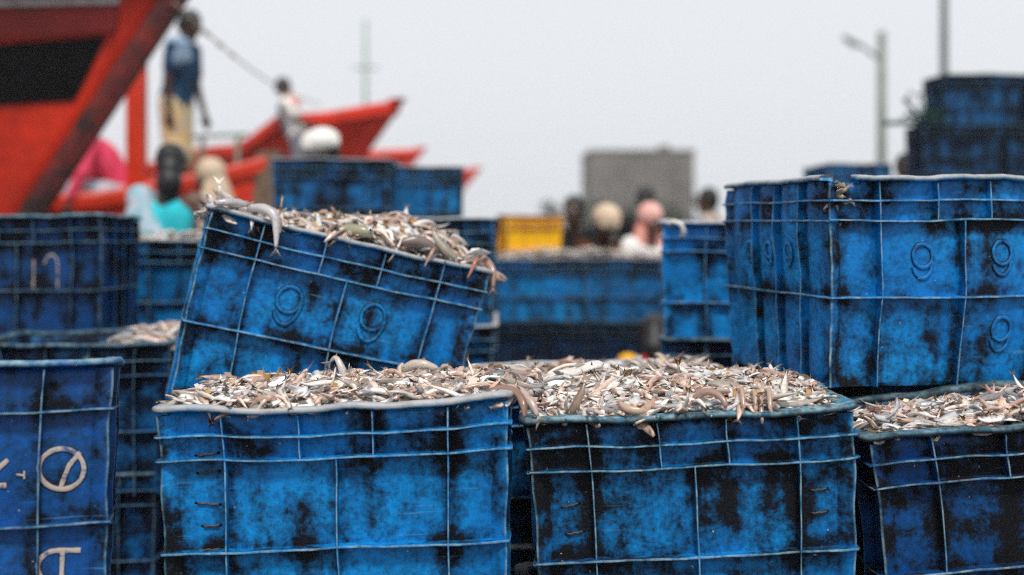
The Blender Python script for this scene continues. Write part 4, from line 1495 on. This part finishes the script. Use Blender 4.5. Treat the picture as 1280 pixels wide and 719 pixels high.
# third boat
YC = 14.0
tipC = at(494, 130, YC)
def shC(t):
    return 0.10 * min(1, t / 0.22) + 0.34 * max(0.0, min(1, (t - 0.42) / 0.10)) + 0.10 * max(0, t - 0.52)
bC = boat('fishing_boat', 'red boat with a sharp pointed bow in the middle distance', (tipC.x, YC), tipC.z, 1.12, 3.4, 0.8, -1.2, shC, yaw=-42, stem_mat='red', rail_mat='red', rail_w=0.12, stem_w=0.05)
YD = 22.0
tipD = at(525, 188, YD)
boat('fishing_boat', 'small distant red bow just right of the pointed bow', (tipD.x, YD), tipD.z, 0.8, 7, 1.2, -1.2, lambda t: 0.5 * t, stem_mat='red', rail_mat='red', stem_w=0.06)
YE = 29.0
tipE = at(596, 212, YE)
boat('fishing_boat', 'farthest orange-red bow tip above the blue crates', (tipE.x, YE), tipE.z, 0.8, 8, 1.3, -1.2, lambda t: 0.5 * t, stem_mat='orange_red', rail_mat='orange_red', hull_mat='red', stem_w=0.08)

# mooring rope from the near bow to the pointed bow
ra, rb = at(218, 4, 7.05), at(402, 130, 13.8)
pts = []
for i in range(33):
    t = i / 32
    p = ra.lerp(rb, t)
    p.z -= 0.35 * 4 * t * (1 - t) * 0.35
    pts.append(p)
rope = MB().tube(pts, 0.008, 6).build('mooring_rope', 'rope', smooth=True)
tag(rope, 'tan mooring rope sagging between the near red bow and the pointed bow', 'rope')
for i in (4, 6, 8):
    MB().ell(pts[i], (0.022, 0.018, 0.022), 10, 7).build('knot', 'rope', rope, smooth=True)

# mast far behind
mr = at(457, 200, 45)
mo = MB().tube([(mr.x, 45, -0.9), (mr.x, 45, 5), (mr.x, 45, H + 265 / F * 45)], [0.10, 0.085, 0.06], 10)
mast = mo.build('ship_mast', 'pale_green', smooth=True)
tag(mast, 'faint pale mast rising in the haze behind the pointed red bow', 'mast')
MB().tube([(mr.x - 0.5, 45, 7.6), (mr.x + 0.5, 45, 7.6)], 0.04, 6).build('crosstree', 'pale_green', mast)


# ------------------------------------------------------------------ poles, building
def lamp_post(px, ytop, Y, r0, r1, mat, label, arm=None, zt=None):
    b = at(px, HZ, Y)
    root = empty('lamp_post', (b.x, Y, 0))
    tag(root, label, 'lamp post')
    zt = zt or H + (HZ - ytop) / F * Y
    MB().tube([(0, 0, 0), (0, 0, zt * 0.5), (0, 0, zt)], [r0, (r0 + r1) / 2, r1], 12).build('pole', mat, root, smooth=True)
    MB().box((-r0 * 1.8, -r0 * 1.8, 0), (r0 * 1.8, r0 * 1.8, 0.06)).build('base_plate', mat, root)
    if arm:
        a0 = at(px - 6, arm[1], Y); a1 = at(arm[2], arm[3], Y)
        MB().tube([(a0.x - b.x + r1 * 0.5, 0, a0.z), ((a0.x + a1.x) / 2 - b.x, 0, (a0.z + a1.z) / 2 + 0.05), (a1.x - b.x, 0, a1.z)], 0.05, 8).build('arm', mat, root, smooth=True)
        MB().ell((a1.x - b.x - 0.12, 0, a1.z), (0.30, 0.13, 0.09), 14, 8, Matrix.Rotation(R(35), 3, 'Y')).build('lamp_head', mat, root, smooth=True)
    return root


lamp_post(1102, 40, 34.0, 0.15, 0.12, 'pole', 'grey-green street lamp with one slanting arm', arm=(0, 74, 1068, 52))
lamp_post(1180, -30, 27.0, 0.10, 0.085, 'pole_dark', 'tall dark pole rising behind the far right crate stack', zt=9.5)

BY = 90.0
b0, b1 = at(737, 190, BY), at(868, 190, BY)
bld = empty('building', ((b0.x + b1.x) / 2, BY + 5, 0))
tag(bld, 'square raw cement building hazy in the distance', 'building')
bw = b1.x - b0.x
bh = b0.z
MB().box((-bw / 2, -5, 0), (bw / 2, 5, bh)).build('wall', 'building', bld)
MB().box((-bw / 2 - 0.12, -5.12, bh), (bw / 2 + 0.12, 5.12, bh + 0.18)).build('parapet', 'building', bld)
MB().box((bw * 0.22, -2, bh + 0.18), (bw * 0.32, 0, bh + 0.75)).build('water_tank', 'building', bld)
MB().box((-bw / 2 - 0.06, -5.06, bh * 0.52), (bw / 2 + 0.06, -5.002, bh * 0.56)).build('floor_band', 'building', bld)
for k in range(4):
    for j in (0.20, 0.66):
        xx = -bw / 2 + bw * (0.14 + 0.24 * k)
        wn = MB().box((xx - 0.45, -5.03, bh * j), (xx + 0.45, -4.95, bh * j + 1.1)).build('window', 'building' if j > 0.5 else 'window_dark', bld)
        MB().box((xx - 0.55, -5.10, bh * j - 0.08), (xx + 0.55, -5.003, bh * j - 0.001)).build('sill', 'building', wn)

# low shrubs at the foot of the far building
rb_ = random.Random(14)
for k, (px, top_, wd_) in enumerate(((715, 246, 1.8), (776, 252, 1.5), (852, 240, 1.7))):
    c0 = at(px, HZ, 60.0)
    zt = H + (HZ - top_) / F * 60.0
    bush = empty('shrub', (c0.x, 60.0, 0))
    tag(bush, ('hazy dark shrub left of the distant building', 'hazy dark shrub before the middle of the distant building', 'hazy dark shrub before the right corner of the distant building')[k], 'shrub', 'shrubs by the distant building')
    tr = MB()
    for q in range(5):
        tr.tube([(0.05 * q - 0.1, 0, 0), (rb_.uniform(-.4, .4), rb_.uniform(-.4, .4), zt * 0.45), (rb_.uniform(-.8, .8), rb_.uniform(-.6, .6), zt * 0.8)], [0.06, 0.04, 0.015], 6)
    tr.build('stem', 'wood', bush)
    lv = MB()
    cl_ = [(Vector((rb_.uniform(-wd_, wd_) * 0.7, rb_.uniform(-1, 1), rb_.uniform(0.3, 0.85) * zt)), rb_.uniform(0.35, 0.6)) for _ in range(14)]
    for q in range(1500):
        c_, rr_ = rb_.choice(cl_)
        p = c_ + Vector((rb_.gauss(0, 1), rb_.gauss(0, 1), rb_.gauss(0, 0.8))) * rr_ * 0.55
        a_ = Vector((rb_.uniform(-1, 1), rb_.uniform(-1, 1), rb_.uniform(-1, 1))).normalized() * 0.11
        b_ = a_.orthogonal().normalized() * 0.06
        lv.add([p - a_, p + b_, p + a_, p - b_], [(0, 1, 2, 3)])
    tag(lv.build('foliage', 'leaf', bush), kind='stuff')

# bundle of poles and net caught on the far right stack
nb = empty('net_bundle', (2.98, 8.45, 1.91))
tag(nb, 'tangled net and sticks hanging off the far right crate stack', 'net')
rn = random.Random(9)
o = MB()
for i in range(22):
    p = Vector((0.14 + rn.uniform(-0.10, 0.05), 0.1 + rn.uniform(-0.08, 0.08), rn.uniform(0.01, 0.16)))
    pts = [p]
    for k in range(5):
        pts.append(pts[-1] + Vector((rn.uniform(-.07, .06), rn.uniform(-.05, .05), rn.uniform(-.06, .06))))
        pts[-1].z = max(0.012, pts[-1].z)
    o.tube(pts, 0.007, 5)
o.build('net', 'net', nb, smooth=True)
MB().tube([(0.2, 0.1, 0.03), (-0.2, 0.05, 0.015)], 0.018, 8).build('stick', 'net', nb)
MB().tube([(0.12, 0.1, 0.0), (-0.03, 0.08, 0.21)], 0.012, 8).build('stick', 'net', nb)

# white rope loop over the corner of the pale-rimmed crate
rl = [at(835, 281, 3.36), at(842, 277, 3.35), at(851, 280, 3.345), at(855, 289, 3.345), at(852, 297, 3.345)]
o = MB().tube(rl, 0.0075, 7).build('rope', 'white_rope', smooth=True)
tag(o, 'short white rope end hung over the corner of the pale-rimmed crate', 'rope')


# ------------------------------------------------------------------ people
def rot_y(v, a, c):
    """lean forward (+x) by a about a cross axis through c"""
    v = Vector(v) - c
    return Vector((v.x * math.cos(a) + v.z * math.sin(a), v.y, -v.x * math.sin(a) + v.z * math.cos(a))) + c


def person(label, loc, yaw, legs='stand', lean=0.0, head_turn=0.0, head_nod=0.0, arms=((10, 8, 20), (10, 8, 20)), height=1.68, skin='skin',
           top=('white_cloth', 'short'), bottom=('white_cloth', 'trousers'), hair='short', cap=None, scarf=None, extra=None, seat=0.45, side_lean=0.0):
    """faces local +x. arms: (forward, outward, elbow bend) in degrees, right then left"""
    root = empty('person', loc, (R(side_lean), 0, R(yaw)))
    tag(root, label, 'person')
    k = height / 1.68
    hipz = {'stand': 0.90, 'sit': seat + 0.10, 'ground': 0.11, 'squat': 0.26}[legs] * (k if legs == 'stand' else 1)
    hip = Vector((0, 0, hipz))
    la = R(lean)
    def up(x, y, z):
        return rot_y(Vector((x * k, y * k, z * k)) + hip, la, hip)
    b = MB()
    clothes_t, clothes_b = MB(), MB()
    pel, wst, chs, nck = up(0, 0, 0.02), up(0.005, 0, 0.17), up(0.0, 0, 0.36), up(-0.005, 0, 0.51)
    # trunk
    for s in (-1, 1):
        b.cone(up(0, s * 0.055, 0.0), 0.105 * k, up(0.005, s * 0.045, 0.17), 0.090 * k)
        b.cone(up(0.005, s * 0.045, 0.17), 0.090 * k, up(0, s * 0.07, 0.36), 0.098 * k)
        b.cone(up(0, s * 0.07, 0.38), 0.085 * k, up(-0.005, s * 0.155, 0.455), 0.058 * k)
        for m_, dd in ((clothes_t, 0.016),):
            m_.cone(up(0, s * 0.055, 0.0), 0.108 * k + dd, up(0.005, s * 0.045, 0.17), 0.096 * k + dd)
            m_.cone(up(0.005, s * 0.045, 0.17), 0.096 * k + dd, up(0, s * 0.07, 0.36), 0.100 * k + dd)
            if top and top[1] != 'blouse': m_.cone(up(0, s * 0.07, 0.38), 0.085 * k + dd, up(-0.005, s * 0.155, 0.455), 0.060 * k + dd)
        clothes_b.cone(up(0, s * 0.055, -0.02), 0.118 * k, up(0.0, s * 0.05, 0.10), 0.112 * k)
    b.cone(up(-0.01, 0, 0.44), 0.070 * k, up(0.005, 0, 0.56), 0.052 * k)
    # head on the neck, turned and nodded
    hc = up(0.02, 0, 0.655)
    base_ax = (rot_y(Vector((0, 0, 1)), la * 0.5, Vector((0, 0, 0))))
    HM = Matrix.Rotation(la * 0.45 + R(head_nod), 3, 'Y') if True else None
    HM = Matrix.Rotation(R(head_turn), 3, 'Z') @ HM
    def hd(x, y, z):
        return hc + HM @ Vector((x * k, y * k, z * k))
    b.cone(nck, 0.052 * k, hc + HM @ Vector((-0.015, 0, -0.03)) * k, 0.056 * k)
    b.ell(hd(-0.008, 0, 0.025), (0.098 * k, 0.076 * k, 0.093 * k), 20, 14, HM)
    b.ell(hd(0.022, 0, -0.045), (0.066 * k, 0.058 * k, 0.075 * k), 18, 12, HM)
    b.cone(hd(0.088, 0, 0.005), 0.010 * k, hd(0.102, 0, -0.028), 0.015 * k)           # nose
    b.cone(hd(0.070, 0, -0.102), 0.020 * k, hd(0.045, 0, -0.105), 0.024 * k)            # chin
    for s in (-1, 1):
        b.ell(hd(-0.005, s * 0.078, -0.008), (0.020 * k, 0.010 * k, 0.032 * k), 10, 8, HM)  # ear
    # arms
    for s, (fw, ow, el_) in zip((-1, 1), arms):
        sh = up(-0.005, s * 0.175, 0.445)
        def dirv(f, o):
            v = Vector((math.sin(R(f)) * math.cos(R(o)), s * math.sin(R(o)), -math.cos(R(f)) * math.cos(R(o))))
            return rot_y(v, la, Vector((0, 0, 0)))
        d1, d2 = dirv(fw, ow), dirv(fw + el_, ow * 0.3 - 4)
        elb = sh + d1 * 0.285 * k
        wr = elb + d2 * 0.245 * k
        b.cone(sh, 0.052 * k, elb, 0.038 * k)
        b.cone(elb, 0.039 * k, wr, 0.026 * k)
        hnd = wr + d2 * 0.075 * k
        b.cone(wr, 0.026 * k, hnd, 0.034 * k)
        lat = d2.cross(Vector((0, 1, 0))).normalized()
        for q, lf in enumerate((0.062, 0.072, 0.068, 0.052)):
            f0 = hnd + lat * (q - 1.5) * 0.0195 * k
            f1 = f0 + (d2 * 0.6 * lf + lat * 0.0) * k
            f2 = f1 + (d2 * 0.45 * lf + Vector((0, -s * 0.016, 0))) * k
            b.cone(f0, 0.0105, f1, 0.0095, 8, 3); b.cone(f1, 0.0095, f2, 0.008, 8, 3)
        th0 = wr + d2 * 0.03 * k + lat * -0.024 * k
        b.cone(th0, 0.013, th0 + (d2 * 0.045 - lat * 0.030) * k, 0.010, 8, 3)
        if top and top[1] in ('short', 'long'):
            e = sh + d1 * (0.19 if top[1] == 'short' else 0.285) * k
            clothes_t.cone(sh, 0.066 * k, e, 0.058 * k)
            if top[1] == 'long':
                clothes_t.cone(e, 0.056 * k, elb + d2 * 0.19 * k, 0.044 * k)
    # legs
    for s in (-1, 1):
        h0 = hip + Vector((0, s * 0.085 * k, -0.02))
        if legs == 'stand':
            kn = Vector((0.02, s * 0.10 * k, 0.48 * k)); an = Vector((-0.03, s * 0.11 * k, 0.085))
        elif legs == 'sit':
            kn = Vector((0.42 * k, s * 0.13, seat + 0.09)); an = Vector((0.40 * k, s * 0.12, 0.085))
        elif legs == 'squat':
            kn = Vector((0.28 * k, s * 0.20, 0.56)); an = Vector((0.10 * k, s * 0.15, 0.085))
        else:
            kn = Vector((0.33 * k, s * 0.30, 0.15)); an = Vector((0.26 * k, -s * 0.06, 0.085))
        b.cone(h0, 0.088 * k, kn, 0.056 * k)
        b.cone(kn, 0.056 * k, kn.lerp(an, 0.35), 0.054 * k)
        b.cone(kn.lerp(an, 0.35), 0.054 * k, an, 0.034 * k)
        b.cone(an + Vector((-0.035, 0, -0.045)), 0.036, an + Vector((0.10, s * 0.02, -0.052)), 0.031)
        b.cone(an + Vector((0.10, s * 0.02, -0.052)), 0.031, an + Vector((0.165, s * 0.025, -0.060)), 0.022)
        if bottom:
            kind = bottom[1]
            clothes_b.cone(h0, 0.110 * k, kn, 0.078 * k)
            if kind == 'trousers':
                clothes_b.cone(kn, 0.076 * k, an + Vector((0, 0, 0.05)), 0.058 * k)
            if kind in ('skirt', 'lungi'):
                e = kn.lerp(an, 0.85 if kind == 'skirt' else 0.15)
                clothes_b.cone(kn, 0.105 * k, e, 0.100 * k)
                clothes_b.cone(h0 + Vector((0, -s * 0.085, 0)), 0.12 * k, (kn + Vector((0, -s * 0.10 * k, 0))), 0.10 * k)
                clothes_b.cone(kn + Vector((0, -s * 0.06, 0)), 0.10 * k, e + Vector((0, -s * 0.06, 0)), 0.10 * k)
    link('body', b.remeshed('person_body', 0.0105, 4), skin, root)
    if top:
        link('shirt' if top[1] != 'blouse' else 'blouse', clothes_t.remeshed('person_top', 0.014, 6), top[0], root)
    if bottom:
        link({'trousers': 'trousers', 'shorts': 'shorts', 'skirt': 'skirt', 'lungi': 'lungi'}[bottom[1]], clothes_b.remeshed('person_bottom', 0.016, 6), bottom[0], root)
    # face
    for s in (-1, 1):
        e = MB().ell(hd(0.079, s * 0.030, 0.012), (0.012 * k, 0.014 * k, 0.010 * k), 10, 8, HM).build('eye', 'eye', root, smooth=True)
        MB().ell(hd(0.0885, s * 0.030, 0.012), (0.004, 0.006, 0.006), 8, 6, HM).build('pupil', 'iris', e, smooth=True)
        MB().cone(hd(0.083, s * 0.014, 0.034), 0.0045, hd(0.073, s * 0.048, 0.036), 0.004, 8, 3).build('eyebrow', 'hair', root, smooth=True)
    MB().ell(hd(0.083, 0, -0.066), (0.012, 0.024, 0.009), 12, 8, HM).build('mouth', 'lips', root, smooth=True)
    # hair: a cap of locks over crown, back and sides
    if hair:
        hb = MB()
        hb.ell(hd(-0.022, 0, 0.040), (0.100 * k, 0.086 * k, 0.093 * k), 20, 14, HM)
        hb.ell(hd(-0.050, 0, -0.005), (0.072 * k, 0.080 * k, 0.085 * k), 18, 12, HM)
        rr = random.Random(len(label))
        for q in range(40):
            th, ph = rr.uniform(0.5, 2 * PI - 0.5), rr.uniform(0.0, 1.6)
            dv = Vector((math.cos(th) * math.sin(ph), math.sin(th) * math.sin(ph), math.cos(ph)))
            if dv.x > 0.55: continue
            hb.ell(hd(-0.025 + dv.x * 0.088, dv.y * 0.078, 0.035 + dv.z * 0.088), (0.020, 0.018, 0.014), 8, 6)
        if hair == 'bun':
            hb.ell(hd(-0.125, 0, -0.045), (0.050 * k, 0.062 * k, 0.055 * k), 14, 10, HM)
        if hair == 'long':
            hb.cone(hd(-0.075, 0, -0.02), 0.070 * k, hd(-0.095, 0, -0.16), 0.055 * k)
            hb.ell(hd(-0.105, 0, -0.10), (0.060 * k, 0.075 * k, 0.085 * k), 14, 10, HM)
        link('hair', hb.remeshed('person_hair', 0.011, 2), 'hair', root)
    if cap:
        cb = MB()
        cb.ell(hd(-0.008, 0, 0.066), (0.128 * k, 0.108 * k, 0.088 * k), 20, 12, HM)
        cb.cone(hd(-0.10, 0.0, 0.045), 0.030, hd(0.10, 0, 0.050), 0.026)
        for s in (-1, 1):
            cb.cone(hd(-0.09, s * 0.06, 0.035), 0.030, hd(0.09, s * 0.055, 0.048), 0.026)
        link('cap', cb.remeshed('person_cap', 0.012, 3), cap, root)
    if scarf:
        sb = MB()
        sb.ell(hd(-0.022, 0, 0.038), (0.112 * k, 0.096 * k, 0.105 * k), 20, 14, HM)
        sb.ell(hd(-0.045, 0, -0.05), (0.085 * k, 0.088 * k, 0.10 * k), 18, 12, HM)
        sb.cone(hd(-0.06, 0, -0.08), 0.085 * k, up(-0.06, 0, 0.44), 0.105 * k)
        for s in (-1, 1):
            sb.cone(hd(-0.03, s * 0.06, -0.08), 0.05 * k, up(0.02, s * 0.10, 0.40), 0.06 * k)
        link('headscarf', sb.remeshed('person_scarf', 0.012, 4), scarf, root)
    if extra:
        for nm, mat, shapes in extra:
            eb = MB()
            for (p0, r0, p1, r1) in shapes:
                eb.cone(up(*p0), r0 * k, up(*p1), r1 * k)
            link(nm, eb.remeshed('person_cloth', 0.012, 4), mat, root)
    return root


# the man standing on the low boat, looking down to the right
pm = at(220, 262, 9.9)
person('man in a blue shirt and cream checked wrap standing on the low red boat', (pm.x, 9.9, pm.z), -12, 'stand', lean=10, head_nod=16,
       arms=((2, 7, 12), (12, 6, 16)), height=1.74, skin='skin_dark', top=('blue_shirt', 'short'), bottom=('cream_check', 'lungi'),
       extra=[('shirt_yoke', 'pale_blue_yoke', [((-0.01, -0.15, 0.45), 0.085, (0.0, -0.16, 0.34), 0.085), ((0.03, -0.10, 0.47), 0.07, (0.05, -0.08, 0.36), 0.07)])])
# the man leaning back on the pointed boat
pm = at(372, 215, 14.4)
person('man in a grey and white shirt leaning back on the pointed red boat', (pm.x, 14.4, pm.z - 0.45), 8, 'stand', lean=-17, head_nod=20,
       arms=((18, 10, 35), (22, 8, 30)), height=1.66, skin='skin_dark', top=('white_cloth', 'short'), bottom=('grey_shirt', 'trousers'),
       extra=[('vest_back', 'grey_shirt', [((-0.06, -0.06, 0.40), 0.085, (-0.06, -0.05, 0.1), 0.09), ((-0.06, 0.06, 0.40), 0.085, (-0.06, 0.05, 0.1), 0.09)]),
              ('shoulder_cloth', 'pale_pink_scarf', [((0.0, -0.12, 0.47), 0.072, (0.10, -0.13, 0.42), 0.07)])])
# pink shirt bent forward in the low boat
pm = at(160, 238, 9.45)
person('person in a bright pink top bent forward beside the red post', (pm.x, 9.45, pm.z - 0.56), 186, 'sit', lean=34, head_nod=5, seat=0.45,
       arms=((50, 28, -10), (45, 30, 10)), top=('pink_cloth', 'long'), bottom=('lilac_print', 'skirt'), hair='short', skin='skin_dark')
# woman with turquoise blouse, back to the camera
pm = at(207, 208, 6.0)
person('dark-haired woman in a turquoise blouse and lilac printed sari, seen from behind', (pm.x, 6.0, 0.0), 78, 'stand', lean=4, head_turn=22, height=1.58,
       arms=((8, 10, 20), (12, 10, 30)), top=('turquoise_cloth', 'blouse'), bottom=('lilac_print', 'skirt'), hair='long',
       extra=[('sari', 'lilac_print', [((-0.04, 0.15, 0.47), 0.082, (-0.09, 0.04, 0.25), 0.075), ((-0.09, 0.04, 0.25), 0.075, (-0.085, -0.07, 0.06), 0.075),
                                      ((0.02, 0.15, 0.45), 0.085, (0.03, 0.17, 0.18), 0.085), ((-0.06, 0.14, 0.36), 0.085, (-0.07, 0.10, 0.05), 0.09)])])
# tan scarf, facing left
pm = at(275, 222, 7.6)
person('person with a tan headscarf facing left between the boats and crates', (pm.x, 7.6, 0), 165, 'stand', lean=6, head_nod=8, height=1.60,
       arms=((15, 10, 30), (15, 10, 30)), top=('beige_cloth', 'short'), bottom=('brown_cloth', 'skirt'), hair=None, scarf='tan_scarf')
# white cap
pm = at(417, 180, 7.6)
person('person in a white cap standing behind the four-high crate stack', (pm.x, 7.6, 0), 200, 'stand', lean=5, head_nod=12, height=1.78,
       arms=((15, 10, 30), (15, 10, 30)), top=('navy_cloth', 'short'), bottom=('dark_cloth', 'trousers'), hair='short', cap='white_cloth', skin='skin_dark')
# group behind the centre stacks
def seated(px, py, Y, label, **kw):
    p = at(px, py, Y)
    # eye the seat so that the head comes to that height: head centre is about 0.755 above the seat top
    k = kw.get('height', 1.62) / 1.68
    seat = p.z - 0.10 - 0.655 * k
    kw.setdefault('legs', 'sit')
    ang = R(kw.get('lean', 0))
    dx = math.sin(ang) * 0.65 * k
    yaw = kw.pop('yaw', -90)
    x = p.x - dx * math.cos(R(yaw)); y = Y - dx * math.sin(R(yaw))
    kw.setdefault('height', 1.62)
    person(label, (x, y, 0), yaw, seat=seat, **kw)
    st = empty('stool', (x, y, 0))
    tag(st, 'low wooden stool under the ' + label[:1].lower() + label[1:].split(' seated')[0], 'stool')
    zt = seat - 0.008
    MB().box((-0.16, -0.14, zt - 0.03), (0.16, 0.14, zt)).build('seat', 'wood', st)
    for sx in (-1, 1):
        for sy in (-1, 1):
            MB().box((sx * 0.13 - 0.018, sy * 0.11 - 0.018, 0), (sx * 0.13 + 0.018, sy * 0.11 + 0.018, zt - 0.03)).build('leg', 'wood', st)


seated(757, 272, 8.25, 'person in a brown wrap and pale tan cap seated behind the centre stacks', yaw=-80, lean=22, head_nod=22, top=('brown_cloth', 'long'), bottom=('dark_cloth', 'skirt'),
       skin='skin_dark', hair='short', cap='tan_scarf', arms=((30, 14, 40), (30, 14, 40)))
seated(812, 274, 8.20, 'person in white with a pink headscarf seated behind the centre stacks', yaw=-60, lean=10, head_nod=6, top=('white_cloth', 'long'), bottom=('white_cloth', 'skirt'),
       hair=None, scarf='pale_pink_scarf', arms=((25, 18, 40), (25, 18, 40)), height=1.56)
seated(718, 262, 8.9, 'dark-clothed person seated right of the yellow crate', yaw=-110, lean=10, top=('dark_cloth', 'short'), bottom=('dark_cloth', 'skirt'), hair='short', skin='skin_dark', arms=((20, 12, 50), (20, 12, 50)))
seated(807, 250, 9.8, 'black-haired person seated just behind the pink headscarf', yaw=80, lean=5, top=('dark_cloth', 'short'), bottom=('navy_cloth', 'skirt'), hair='bun', arms=((20, 12, 30), (20, 12, 30)))
seated(886, 250, 10.6, 'person in beige seated left of the torn crate', yaw=160, lean=8, top=('beige_cloth', 'short'), bottom=('beige_cloth', 'skirt'), hair='short', arms=((20, 12, 30), (20, 12, 30)))
# seated on the ground, back to the camera
pm = at(812, 414, 5.6)
person('black-haired person in a yellow and red top crouched before the centre stacks', (pm.x, 5.5, 0), 80, 'ground', lean=20, head_nod=12, height=1.34,
       top=('yellow_cloth', 'short'), bottom=('red_cloth', 'skirt'), hair='long', arms=((35, 20, 30), (35, 20, 30)),
       extra=[('shawl', 'red_cloth', [((-0.075, 0.05, 0.465), 0.045, (-0.11, 0.04, 0.30), 0.06)])])
# head behind the far right stack
pm = at(1132, 204, 10.4)
person('dark-haired person standing between the far right stacks', (pm.x, 10.4, 0), -90, 'stand', height=1.83, top=('dark_cloth', 'short'), bottom=('navy_cloth', 'trousers'), hair='short', skin='skin_dark')

# ------------------------------------------------------------------ haze
hz = MB().box((-310, -40, -3.4), (310, 330, 14))
hzo = hz.build('haze')
tag(hzo, 'thin pale haze over the harbour', 'haze', kind='stuff')
hm = bpy.data.materials.new('haze')
hm.use_nodes = True
hn = hm.node_tree
hn.nodes.clear()
out = hn.nodes.new('ShaderNodeOutputMaterial')
pv = hn.nodes.new('ShaderNodeVolumePrincipled')
pv.inputs['Color'].default_value = (0.985, 0.99, 0.995, 1)
pv.inputs['Density'].default_value = 0.0013
pv.inputs['Anisotropy'].default_value = 0.2
hn.links.new(pv.outputs[0], out.inputs['Volume'])
hzo.data.materials.append(hm)
